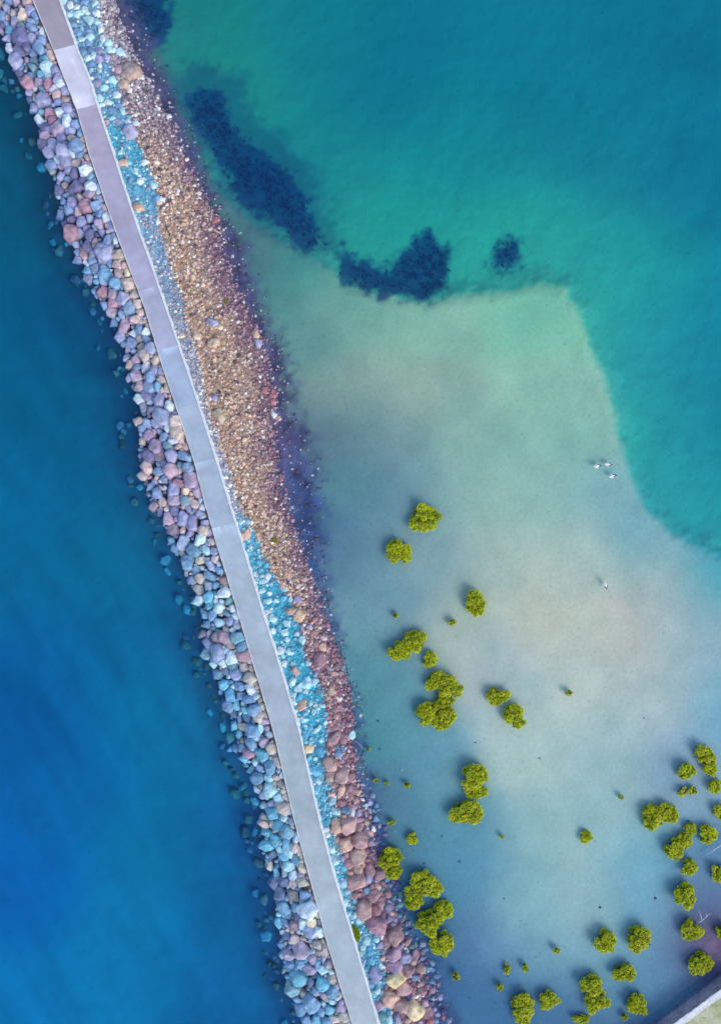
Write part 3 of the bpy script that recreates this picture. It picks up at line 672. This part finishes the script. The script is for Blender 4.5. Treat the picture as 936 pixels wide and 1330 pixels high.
# ------------------------------------------------------------------ gravel: thousands of stones in one mesh
def gravel(name, n, yf, xf_, rf, keyf, label, lod=1, squash=.6, lift=.3):
    V0, F0 = ICO[lod]; y = yf(n); x = xf_(y, n)
    ok = np.isfinite(x); x, y = x[ok], y[ok]; n = len(x)
    z = height(x, y); r = rf(n, x, y) / 12
    X = np.stack([(x - 468) / S * (H - z) / H, (665 - y) / S * (H - z) / H, z + r * lift], -1)
    sx = RS.uniform(.7, 1.3, n); sy = RS.uniform(.7, 1.2, n); sz = RS.uniform(.4, .8, n) * squash / .6
    a = RS.uniform(0, 6.28, n)
    bump = 1 + RS.uniform(-.16, .16, (n, len(V0)))
    L = V0[None] * bump[..., None] * (r[:, None, None]) * np.stack([sx, sy, sz], -1)[:, None, :]
    ca, sa = np.cos(a)[:, None], np.sin(a)[:, None]
    tl = RS.uniform(-.5, .5, (n, 1))
    Lz = L[..., 2] + L[..., 0] * tl
    LX = L[..., 0] * ca - L[..., 1] * sa; LY = L[..., 0] * sa + L[..., 1] * ca
    V = np.stack([LX, LY, Lz], -1) + X[:, None, :]
    C = keyf(n, x, y); C = C * RS.uniform(.7, 1.35, (n, 1)) * (1 + RS.uniform(-.05, .05, (n, 3)))
    F_ = (F0[None] + (np.arange(n) * len(V0))[:, None, None]).reshape(-1, 3)
    o = mesh_obj(name, V.reshape(-1, 3), F_, M_gravel, colors=np.clip(np.repeat(C, len(V0), 0), .01, .9), smooth=False)
    tag(o, label, 'gravel', kind='stuff'); return o
yu = lambda n: RS.uniform(-40, 1370, n)
def gx_(y, n):
    x = XC(y) + (fbm(y * 0 + 5, y, 20, 3) - .5) * 10 + RS.beta(1.05, 1.1, n) * (XG(y) - XC(y) + 8)
    return np.where((y > 1060) & (RS.rand(n) < .7), np.nan, x)
def gkey(n, x, y):
    q = (x - XC(y)) / (XG(y) - XC(y)) + (fbm(x, y, 24, 71) - .5) * .9 + RS.normal(0, .12, n)
    tan = srgb((206, 184, 174)) / E; mv = srgb((156, 128, 150)) / E; wh = srgb((232, 225, 232)) / E; dk = srgb((104, 84, 104)) / E; org = srgb((196, 162, 146)) / E
    c = lerp(tan, mv, sstep(.5, 1.0, q)[:, None])
    c = np.where((RS.rand(n) < .3)[:, None] & (q < .6)[:, None], org, c)
    c = lerp(srgb((165, 160, 180)) / E, c, sstep(80, 250, y)[:, None])
    c = lerp(c, srgb((150, 115, 135)) / E, sstep(760, 850, y)[:, None] * .8)
    u = RS.rand(n)[:, None]
    c = np.where(((u > .4) & (u < .58)), c * np.array([.62, .6, .62]), c)
    c = np.where(u < .09, wh, c); c = np.where(u > .90, dk, c); return c
gravel('gravel', 15000, yu, gx_, lambda n, x, y: RS.gamma(4, .22, n) + .5, gkey, 'tan and mauve gravel beach between walkway and lagoon')
def px_(y, n): return XR(y) + 3.5 + RS.rand(n) * (XC(y) - XR(y) - 1)
def pkey(n, x, y):
    c = lerp(srgb((170, 170, 195)) / E, srgb((110, 190, 220)) / E, ((y < 280) | (y > 670)).astype(float)[:, None] * .8)
    u = RS.rand(n)[:, None]; return np.where(u < .2, srgb((220, 235, 245)) / E, c)
gravel('pebbles', 2600, yu, px_, lambda n, x, y: RS.gamma(4, .22, n) + .5, pkey, 'pale cyan pebbles scattered along the strip beside walkway')
def sx_(y, n): return XG(y) + RS.beta(1, 1.9, n) * (XU(y) - XG(y) + 9)
def skey(n, x, y):
    u = RS.rand(n)[:, None]; c = np.where(u < .25, srgb((190, 180, 200)) / E, srgb((105, 88, 118)) / E)
    return np.where(u > .82, srgb((80, 76, 112)) / E, c)
gravel('shell_gravel', 3000, yu, sx_, lambda n, x, y: RS.gamma(3, .2, n) + .35, skey, 'pale shell and stone specks on the purple mud under shallow water', squash=.4)
def dx_(y, n): return RS.uniform(470, 930, n)
gravel('lagoon_debris', 40, lambda n: RS.uniform(900, 1325, n), lambda y, n: np.where(RS.rand(n) < .6, XU(y) + RS.rand(n) ** 2 * 110, RS.uniform(600, 900, n)), lambda n, x, y: RS.gamma(3, .2, n) + .4,
       lambda n, x, y: np.where(RS.rand(n)[:, None] < .25, srgb((190, 200, 210)) / E, srgb((60, 85, 115)) / E) * np.ones((n, 3)), 'dark bits of stone and shell on the lagoon bed', squash=.5)

# ------------------------------------------------------------------ seagrass
def seagrass():
    V, F_, C = [], [], []; n = 0
    for wi, wd in enumerate(WEED):
        p = np.array(wd); lo, hi = p.min(0) - 8, p.max(0) + 8
        m_ = int((hi[0] - lo[0]) * (hi[1] - lo[1]) / 9)
        x = RS.uniform(lo[0], hi[0], m_); y = RS.uniform(max(lo[1], -60), hi[1], m_)
        s = sdist(wd, x, y) + (fbm(x, y, 14, 51 + wi, 5) - .5) * 20
        ok = (s < RS.uniform(-26, 2, m_)) & (fbm(x, y, 9, 58, 3) > .42); x, y = x[ok], y[ok]; z = height(x, y)
        for xx, yy, zz in zip(x, y, z):
            b = P(xx, yy, zz); col_ = np.array([.022, .062, .165]) * RS.uniform(.92, 1.15)
            for k_ in range(3):
                a = RS.uniform(0, 6.28); l_ = RS.uniform(.08, .28); w_ = RS.uniform(.03, .07); d = np.array([math.cos(a), math.sin(a)])
                nrm = np.array([-d[1], d[0]]) * w_; q = b[:2] + RS.uniform(-.2, .2, 2)
                V += [(*(q - nrm), zz), (*(q + nrm), zz), (*(q + nrm + d * l_ * .5), zz + l_ * .6), (*(q - nrm + d * l_ * .5), zz + l_ * .6), (*(q + d * l_ * 1.2), zz + l_ * .7)]
                F_ += [(n, n + 1, n + 2, n + 3)]; C += [col_] * 5; n += 5
    tri = [(i + 3, i + 2, i + 4) for i in range(0, n, 5)]
    o = mesh_obj('seagrass', np.array(V), [np.array(F_), np.array(tri)], M_weed, colors=np.array(C), smooth=False)
    tag(o, 'dark blue seagrass patches growing on the lagoon bed', 'seagrass', kind='stuff')
seagrass()

# ------------------------------------------------------------------ mangroves
def tube_mesh(paths, seg=6):
    V, F_ = [], []; n = 0
    for pts, rad in paths:
        pts = np.array(pts, float)
        for i, p in enumerate(pts):
            d = pts[min(i + 1, len(pts) - 1)] - pts[max(i - 1, 0)]; d = d / (np.linalg.norm(d) + 1e-9)
            u = np.cross(d, (0, 0, 1.)) if abs(d[2]) < .9 else np.cross(d, (1., 0, 0)); u /= np.linalg.norm(u); v = np.cross(d, u)
            for s in range(seg):
                t = s / seg * 2 * math.pi; V.append(p + rad[i] * (math.cos(t) * u + math.sin(t) * v))
        for i in range(len(pts) - 1):
            for s in range(seg):
                a = n + i * seg + s; b = n + i * seg + (s + 1) % seg; F_.append((a, b, b + seg, a + seg))
        V += [pts[0], pts[-1]]; k0 = n + len(pts) * seg
        for s in range(seg):
            F_.append((n + (s + 1) % seg, n + s, k0, k0)); a = n + (len(pts) - 1) * seg
            F_.append((a + s, a + (s + 1) % seg, k0 + 1, k0 + 1))
        n = len(V)
    F4 = [f for f in F_ if f[2] != f[3]]; F3 = [f[:3] for f in F_ if f[2] == f[3]]
    return np.array(V), [np.array(F4), np.array(F3)]
def crown_mesh(seed, nl, leaves, leafsize):
    """unit crown: radius 1 across, height about 1.1, foliage clumps carrying leaf faces"""
    rs = np.random.RandomState(seed); clumps = []
    tries = 0
    while len(clumps) < nl and tries < 4000:
        tries += 1
        a = rs.uniform(0, 6.28); q = rs.rand() ** .55 * .76; r = rs.uniform(.13, .34)
        lob = 1 + .16 * math.sin(a * 2 + seed) + .16 * math.sin(a * 3 + seed * 1.7) + .08 * math.sin(a * 7 + seed)
        x, y = math.cos(a) * q * lob, math.sin(a) * q * lob
        z = .55 + .62 * math.sqrt(max(0, 1 - (q / .98) ** 2)) + rs.uniform(-.16, .12)
        if all((x - c[0]) ** 2 + (y - c[1]) ** 2 > (.62 * (r + c[3])) ** 2 for c in clumps): clumps.append((x, y, z, r))
    for k_ in range(int(nl * .7)):                # a lower skirt
        a = rs.uniform(0, 6.28); clumps.append((math.cos(a) * .72, math.sin(a) * .72, rs.uniform(.35, .7), rs.uniform(.15, .26)))
    V, F4, C = [], [], []; n = 0
    base_c = [np.array(c) for c in ((.74, .78, .008), (.68, .75, .008), (.80, .80, .02), (.52, .66, .010), (.38, .52, .010))]
    per = leaves // len(clumps)
    for (x, y, z, r) in clumps:
        tone = rs.uniform(.62, 1.3); tint = base_c[rs.randint(5)]
        m_ = max(8, int(per * (r / .25) ** 2))
        d = rs.normal(size=(m_, 3)); d[:, 2] = np.abs(d[:, 2]) * 1.1 - .35; d /= np.linalg.norm(d, axis=1)[:, None]
        rad = r * rs.uniform(.72, 1.1, m_)
        p = np.array([x, y, z]) + d * rad[:, None] * np.array([1, 1, .85])
        nr = d * .6 + np.array([0, 0, .75]) + rs.normal(size=(m_, 3)) * .4; nr /= np.linalg.norm(nr, axis=1)[:, None]
        t = np.cross(nr, rs.normal(size=(m_, 3))); t /= np.linalg.norm(t, axis=1)[:, None]; b = np.cross(nr, t)
        ls = leafsize * rs.uniform(.7, 1.3, m_)[:, None]
        q = np.stack([p - t * ls, p + b * ls * .42, p + t * ls, p - b * ls * .42], 1)
        V.append(q.reshape(-1, 3)); F4.append(np.arange(m_ * 4).reshape(-1, 4) + n); n += m_ * 4
        cl = lerp(tint, base_c[0], .45)[None] * tone * rs.uniform(.65, 1.3, (m_, 1))
        yel = (rs.rand(m_) < .05)[:, None]; cl = np.where(yel, np.array([.78, .78, .25]), cl)
        C.append(np.repeat(cl, 4, 0))
        # twiggy inner mass of the clump
        v0, f0 = ICO[1]; vv = v0 * (r * .78) * (1 + rs.uniform(-.15, .15, (len(v0), 1))) + np.array([x, y, z])
        V.append(vv); F4.append(np.concatenate([f0, f0[:, :1]], 1) + n); n += len(v0)
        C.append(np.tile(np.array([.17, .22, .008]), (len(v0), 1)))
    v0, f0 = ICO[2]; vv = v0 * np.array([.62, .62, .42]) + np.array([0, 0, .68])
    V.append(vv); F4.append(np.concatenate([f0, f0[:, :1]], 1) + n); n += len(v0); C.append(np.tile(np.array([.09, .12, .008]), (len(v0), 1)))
    F4 = np.concatenate(F4); quad = F4[F4[:, 3] != F4[:, 0]]; tri = F4[F4[:, 3] == F4[:, 0]][:, :3]
    return np.concatenate(V), [quad, tri], np.clip(np.concatenate(C), .005, .8)
def trunk_mesh(seed):
    rs = random.Random(seed); paths = []
    paths.append(([(0, 0, -.35), (.03, .02, .1), (-.02, .03, .45), (.02, 0, .8)], [.07, .06, .05, .03]))
    for k_ in range(5):
        a = k_ * 1.257 + rs.uniform(-.3, .3); c, s = math.cos(a), math.sin(a)
        paths.append(([(0, 0, .12 + .06 * k_), (c * .22, s * .22, .42), (c * .5, s * .5, .68), (c * .68, s * .68, .85)], [.04, .032, .022, .012]))
        paths.append(([(0, 0, .2), (c * .15, s * .2, .1), (c * .3, s * .3, -.32)], [.025, .02, .015]))
    return tube_mesh(paths)
PROTO = {}
def make_mangrove(kind, seed):
    t = empty('mangrove', (0, 0, 0))
    nl, lv, ls = {'big': (24, 3600, .070), 'mid': (16, 1900, .095), 'tiny': (8, 420, .15)}[kind]
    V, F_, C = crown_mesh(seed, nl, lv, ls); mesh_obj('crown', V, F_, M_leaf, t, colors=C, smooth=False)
    V, F_ = trunk_mesh(seed); mesh_obj('trunk', V, F_, M_wood, t)
    return t
SHRUBS = [  # px, py, rx, ry, label
 (552,674,20,17,'topmost mangrove of the lagoon, round yellow-green crown standing alone'),
 (518,717,17,16,'second mangrove from the top, ragged round crown, left of the rest'),
 (618,784,15,14,'small round mangrove alone right of the others above the twin crowns'),
 (513,800,4.5,4,'tiny faint seedling above the twin-crowned mangrove pair'),
 (587,809,6,4.5,'tiny oval yellow seedling just below the small lone round mangrove'),
 (538,833,16,13,'right crown of the touching mangrove pair above the big clump'),
 (519,847,15,13,'left crown of the touching mangrove pair above the big clump'),
 (558,857,11,10,'small round mangrove tucked between the touching pair and big clump'),
 (568,886,14,13,"upper left crown of the big mangrove clump in the lagoon's middle"),
 (585,893,15,15,"upper right crown of the big mangrove clump in the lagoon's middle"),
 (577,913,13,11,'narrow linking crown in the waist of the big mangrove clump'),
 (554,928,15,14,'lower left crown of the big mangrove clump, darker green'),
 (577,936,15,14,'lowest crown of the big mangrove clump, at its foot'),
 (647,906,14,12,'upper left of two small mangroves right of the big clump'),
 (669,931,15,14,'lower right of two small mangroves right of the big clump'),
 (739,900,5,5,'tiny yellow seedling alone on the pale sand right of all clumps'),
 (616,1011,18,17,'upper round crown of the stacked pair in mid lagoon'),
 (619,1031,13,10,'small lower lobe hanging under the upper crown of stacked pair'),
 (607,1058,20,17,'lower wide crown of the stacked pair in mid lagoon'),
 (536,1091,8,8,'tiny round mangrove above the shoreline clumps near the boulders'),
 (507,1116,15,13,'upper crown of the mangrove touching the brown boulders'),
 (510,1134,11,11,'bright yellow lower crown of the mangrove touching the brown boulders'),
 (553,1151,19,17,'top right crown of the largest clump beside the boulders'),
 (536,1168,14,13,'left crown of the largest clump beside the boulders'),
 (575,1187,14,13,'middle right crown of the largest clump beside the boulders'),
 (557,1200,18,15,'middle left crown of the largest clump beside the boulders'),
 (574,1229,15,17,'lowest crown of the largest clump beside the boulders'),
 (592,1269,6,5.5,'tiny round seedling below the largest shoreline clump'),
 (682,1258,5,5,'tiny seedling right of the slender sprigs near the bottom'),
 (723,1236,5,5,'tiny yellow seedling left of the two round bottom mangroves'),
 (658,1261,5,8,'slender upright sprig in the bottom shallows'),
 (649,1283,4,6,'faint lower sprig under the slender upright one'),
 (680,1314,18,16,'dense mangrove cut by bottom edge, left of the small oval one'),
 (713,1303,12,13,'small oval mangrove between two bigger ones at bottom edge'),
 (769,1282,14,13,'upper crown of the double mangrove at the bottom edge'),
 (776,1304,15,15,'lower crown of the double mangrove at the bottom edge'),
 (787,1226,14,16,'left of the two round mangroves above the seawall corner'),
 (831,1222,15,16,'right of the two round mangroves above the seawall corner'),
 (812,1267,14,12,'flat round mangrove below the pair of round ones, near seawall'),
 (828,1308,12,15,'mangrove close to where the seawall leaves the bottom edge'),
 (811,1322,4,5,'tiny pale sprig left of the mangrove closest to seawall foot'),
 (756,1327,11,6,'dark green mangrove cut by the bottom edge under the double one'),
 (911,1255,14,15,'round bright mangrove on the mud just above the seawall'),
 (899,1211,13,14,'mangrove with a bleached branch beside it, above the mud'),
 (891,1166,13,17,'tall oval mangrove right of the open sand, with dark crease'),
 (897,1129,10,11,'small mangrove below the dense ragged right-hand one'),
 (879,1105,14,14,'lower left crown of the dense ragged mangrove on the right'),
 (889,1093,10,10,'upper right crown of the dense ragged mangrove on the right'),
 (898,1079,8,9,'small mangrove above the dense ragged one, left of the stick'),
 (920,1086,12,13,'round mangrove just above the white stick at right edge'),
 (848,1068,12,13,'lower left crown of the three-lobed mangrove furthest left'),
 (847,1056,11,10,'upper left crown of the three-lobed mangrove furthest left'),
 (869,1058,13,13,'right crown of the three-lobed mangrove furthest left'),
 (888,1030,7,7,'left of two tiny mangroves under the small round one'),
 (901,1028,7,7,'right of two tiny mangroves under the small round one'),
 (893,1004,12,11,'small round mangrove left of the tallest right-edge one'),
 (916,981,12,12,'upper crown of the highest mangrove at the right edge'),
 (924,997,12,11,'lower crown of the highest mangrove at the right edge'),
 (930,1023,10,9,'mangrove cut by right edge below the highest one'),
 (938,1056,9,12,'dark mangrove sliver at right edge above the white stick'),
 (936,1137,10,13,'dark green mangrove at right edge below the white stick'),
 (938,1211,8,11,'dark mangrove at right edge beside the mud'),
 (762,1089,8,9,'small round mangrove alone on the open blue sand'),
 (488,1014,4,3.5,'left tiny sprig of three in a row near the shore'),
 (502,1018,3,3,'middle tiny sprig of three in a row near the shore'),
 (528,1020,5,4,'right tiny sprig of three in a row near the shore'),
 (478,974,3,3,'tiny sprig close to shore beside the pale cyan stone'),
 (508,1069,5,4,'faint green sprig left of the stacked pair near the shore'),
 (652,1088,3.5,3,'tiny pale sprig on sand right of the stacked pair'),
 (807,1036,4,3.5,'tiny brownish sprig on sand left of the three-lobed mangrove'),
]
def copy_tree(o):
    c = o.copy(); col.objects.link(c)
    for ch in o.children:
        d = ch.copy(); col.objects.link(d); d.parent = c
    return c
proto_used = set()
for i, (px_c, py_c, rx, ry, lab) in enumerate(SHRUBS):
    kind = 'big' if rx > 12 else ('mid' if rx > 7 else 'tiny')
    v = {'big': 5, 'mid': 3, 'tiny': 3}[kind]; key = (kind, i % v)
    if key not in PROTO: PROTO[key] = make_mangrove(kind, 31 + i); t = PROTO[key]
    else: t = copy_tree(PROTO[key])
    r = (rx + ry) / 2 / 12; zc = min(r, 1.25) * .65          # crown's middle height, placed so it is seen at the pixel
    g0 = float(height(np.array(float(px_c)), np.array(float(py_c))))
    p = P(px_c, py_c, zc)
    t.location = (p[0], p[1], max(g0, -.5)); 
    t.rotation_euler = (0, 0, 0); rot = (i * 2.4) % 6.28
    if abs(rx - ry) / max(rx, ry) < .12: t.rotation_euler.z = rot
    elif i % 2: t.rotation_euler.z = math.pi
    kz = min(r, 1.25) * (.62 + .25 * random.random()) if r > .5 else r * 1.5
    t.scale = (rx / 12 * 1.08, ry / 12 * 1.08, kz)
    tag(t, lab, 'mangrove', 'mangroves standing in the lagoon')

# green plant by the walkway and two weeds in the gravel
def low_plant(name, px_c, py_c, rx, ry, n, label, tint, rot=0):
    g0 = float(height(np.array(float(px_c)), np.array(float(py_c)))); p = P(px_c, py_c, g0 + .2)
    rs = np.random.RandomState(int(px_c)); t = empty(name, (p[0], p[1], g0)); V, F_, C = [], [], []; k_ = 0
    for q in range(n):
        a = rs.uniform(0, 6.28); d = rs.rand() ** .5; x, y = math.cos(a) * d, math.sin(a) * d
        xx, yy = x * rx * math.cos(rot) - y * ry * math.sin(rot), x * rx * math.sin(rot) + y * ry * math.cos(rot)
        z = .12 + .35 * (1 - d * d) * rs.uniform(.5, 1.1) * (rx + ry) / 16; nr = rs.normal(size=3) * .5 + (0, 0, 1); nr /= np.linalg.norm(nr)
        t1 = np.cross(nr, rs.normal(size=3)); t1 /= np.linalg.norm(t1); b = np.cross(nr, t1); c0 = np.array([xx / 12, yy / 12, z]); l_ = .12 * rs.uniform(.7, 1.3)
        V += [c0 - t1 * l_, c0 + b * l_ * .5, c0 + t1 * l_, c0 - b * l_ * .5]; F_.append((k_, k_ + 1, k_ + 2, k_ + 3)); C += [np.array(tint) * rs.uniform(.6, 1.3)] * 4; k_ += 4
    mesh_obj('leaves', np.array(V), np.array(F_), M_leaf, t, colors=np.clip(np.array(C), 0, .8), smooth=False)
    V, F_ = tube_mesh([([(0, 0, -.1), (.02, .02, .15), (math.cos(a) * rx / 20, math.sin(a) * ry / 20, .25)], [.025, .02, .01]) for a in (0, 1.3, 2.6, 3.9, 5.2)])
    mesh_obj('stem', V, F_, M_wood, t); tag(t, label, 'plant'); return t
low_plant('shore_plant', 461, 1213, 11, 5, 900, 'bright green spreading plant growing against the walkway kerb', (.30, .38, .01), rot=-1.25)
low_plant('weed', 357, 702, 5, 3, 60, 'small yellow weed on the gravel beside the upper cyan patches', (.45, .38, .04))
low_plant('weed', 293, 392, 3, 4, 50, 'small yellow weed on the dark upper gravel near the lagoon', (.38, .36, .05))

# ------------------------------------------------------------------ driftwood
def stick(name, pts, rad, label):
    base = np.array(pts[0][0]); V, F_ = tube_mesh([([np.array(q) - base for q in p], r) for p, r in zip(pts, rad)])
    o = mesh_obj(name, V, F_, M_drift); o.location = base; tag(o, label, 'driftwood'); return o
stick('driftwood', [[P(913, 1112, .02), P(923, 1106, .1), P(932, 1100, .18), P(944, 1092, .25)]], [[.03, .06, .07, .08]], 'straight bleached white stick in the water at the right edge')
stick('driftwood', [[P(903, 1200, .15), P(911, 1196, .45), P(917, 1190, .6), P(923, 1186, .7)], [P(911, 1196, .45), P(909, 1187, .55), P(906, 1182, .6)], [P(917, 1190, .6), P(916, 1184, .65)]],
      [[.06, .05, .035, .015], [.035, .025, .012], [.025, .01]], 'forked bleached branch beside the mangrove above the mud')
stick('driftwood', [[P(457, 960, -.05), P(466, 966, -.1), P(471, 972, -.15)]], [[.05, .03, .015]], 'short dark curved stick beside the pale stone off the shore')

# ------------------------------------------------------------------ birds
M_white = plain('white_feathers', (.8, .8, .8)); M_dark = plain('dark_feathers', (.05, .055, .07)); M_bill = plain('bill', (.6, .4, .3))
def bird(px_c, py_c, ang, sc, label):
    g0 = float(height(np.array(float(px_c)), np.array(float(py_c))))
    p = P(px_c, py_c, .1); t = empty('waterbird', (p[0], p[1], 0)); t.rotation_euler = (0, 0, ang); t.scale = (sc * 1.3,) * 3
    # body to head as one continuous surface; faces +x
    sp = [((-.36, 0, .12), .02), ((-.30, 0, .12), .075), ((-.16, 0, .12), .145), ((0, 0, .12), .165), ((.13, 0, .14), .13), ((.22, 0, .22), .065), ((.24, 0, .34), .042), ((.25, 0, .46), .042), ((.29, 0, .53), .058), ((.35, 0, .53), .05), ((.39, 0, .52), .02)]
    V, F_ = tube_mesh([([q[0] for q in sp], [q[1] for q in sp])], 12); mesh_obj('body', V, F_, M_white, t)
    V, F_ = tube_mesh([([(.37, 0, .52), (.48, 0, .48), (.62, 0, .43)], [.026, .022, .008])], 8); mesh_obj('bill', V, F_, M_bill, t)
    for s in (-1, 1):
        V, F_ = tube_mesh([([(.12, s * .12, .17), (0, s * .155, .18), (-.18, s * .12, .17), (-.40, s * .04, .15)], [.03, .06, .055, .01])], 8)
        V = V * np.array([1, 1, 1]); w_ = mesh_obj('wing', V, F_, M_white, t)
        V, F_ = tube_mesh([([(-.08, s * .13, .21), (-.24, s * .10, .2), (-.46, s * .03, .16)], [.035, .045, .008])], 8); mesh_obj('wing_tip', V, F_, M_dark, w_)
    V, F_ = tube_mesh([([(-.30, 0, .13), (-.42, 0, .13), (-.50, 0, .12)], [.05, .05, .02])], 8); mesh_obj('tail', V, F_, M_dark, t)
    for s in (-1, 1):
        V, F_ = tube_mesh([([(-.02, s * .06, .02), (0, s * .06, (g0 - 0) * .5), (.02, s * .06, g0 / sc)], [.016, .012, .012])], 6); mesh_obj('leg', V, F_, M_dark, t)
    tag(t, label, 'bird', 'white waterbirds in the lagoon shallows')
bird(774, 605.5, R(188), .85, 'left bird of the three together near the sandbar drop-off')
bird(788, 603, R(175), .8, 'upper right bird of the three together near the drop-off')
bird(793.5, 618.5, R(195), .85, 'lowest bird of the three together near the drop-off')
bird(785, 759, R(112), .85, 'lone white bird further down on the pale sand')

# ------------------------------------------------------------------ seawall, lawn and lane in the corner
ZW = 1.7
A0, A1 = np.array([640., 1486.4]), np.array([1700., 700.8]); dn = np.array([.5955, .8034])
def W(off, t, z):
    q = A0 + (A1 - A0) * t; w0 = P(q[0], q[1], 0)
    return np.array([w0[0] + dn[0] * off, w0[1] - dn[1] * off, z])
def wallstrip(name, o0, o1, z0, z1, mat, parent=None, n=120, jit=0, seed=3, colors=None):
    ts = np.linspace(0, 1, n); rs = np.random.RandomState(seed)
    A = [W(o0 + (rs.uniform(-jit, jit)), t, 0) for t in ts]; B = [W(o1 + rs.uniform(-jit, jit), t, 0) for t in ts]
    V, f = ribbon(A, B, z0, z1); return mesh_obj(name, V, f, mat, parent, smooth=False, colors=colors)
M_face = colour_mat('shaded_seawall_concrete', .9, ((.8, .3), (5., .25)), .5, 8., base=(.28, .25, .34), dist=.05)  # purple-grey shade of the face is in the base colour, mottled by noise
M_cop = colour_mat('coping_concrete', .9, ((1.2, .16), (8., .12)), .3, 15., base=alb((218, 220, 238)), dist=.02)
M_lane = colour_mat('lane_concrete', .9, ((.6, .1), (8., .08)), .2, 20., base=alb((185, 190, 200)), dist=.01)
M_stripe = colour_mat('pale_edge', .9, ((2., .1),), .1, 20., base=alb((228, 228, 236)), dist=.01)
sw = wallstrip('seawall', 0, .42, -.8, ZW - .12, M_face, jit=.02); tag(sw, 'shaded purple-grey seawall with a white coping in the bottom right corner', 'seawall')
wallstrip('coping', -.03, .62, ZW - .119, ZW, M_cop, sw, jit=.05, n=240, seed=4)
def grass_mat():
    m, n, l, b = new_mat('dry_grass'); tc = n.new('ShaderNodeTexCoord')
    t = n.new('ShaderNodeTexNoise'); t.inputs['Scale'].default_value = .9; t.inputs['Detail'].default_value = 8; l.new(tc.outputs['Object'], t.inputs['Vector'])
    cr = n.new('ShaderNodeValToRGB'); l.new(t.outputs['Fac'], cr.inputs[0])
    cr.color_ramp.elements[0].position = .35; cr.color_ramp.elements[0].color = (.40, .42, .20, 1); cr.color_ramp.elements[1].position = .65; cr.color_ramp.elements[1].color = (.62, .60, .40, 1)
    l.new(cr.outputs[0], b.inputs['Base Color']); b.inputs['Roughness'].default_value = 1; b.inputs['Specular IOR Level'].default_value = .1
    return m
M_grass = grass_mat()
vg = wallstrip('verge', .62, 3.1, -.8, ZW - .03, M_grass); tag(vg, 'strip of dry yellowish grass behind the seawall coping', 'verge', kind='structure')
kb = wallstrip('lane_kerb', 3.1, 3.35, -.8, ZW + .06, M_stripe, n=200, jit=.02); tag(kb, 'pale kerb between the dry grass and the lane', 'kerb', kind='structure')
ln = wallstrip('lane', 3.35, 60, -.8, ZW - .05, M_lane); tag(ln, 'grey concrete lane behind the seawall', 'lane', kind='structure')
def tufts():
    V, F_, C = [], [], []; n = 0
    for k_ in range(5000):
        t = RS.uniform(.08, .5); o_ = RS.uniform(.66, 3.05); b = W(o_, t, ZW - .03); a = RS.uniform(0, 6.28); l_ = RS.uniform(.05, .14)
        d = np.array([math.cos(a), math.sin(a), 0]); s = np.array([-d[1], d[0], 0]) * .02
        V += [b - s, b + s, b + d * l_ * .6 + np.array([0, 0, l_])]; F_.append((n, n + 1, n + 2)); n += 3
        C += [np.array((.5, .5, .22)) * RS.uniform(.6, 1.3)] * 3
    o = mesh_obj('grass', np.array(V), np.array(F_), M_weed, colors=np.array(C), smooth=False); tag(o, 'short dry grass tufts on the strip behind the coping', 'grass', kind='stuff')
tufts()
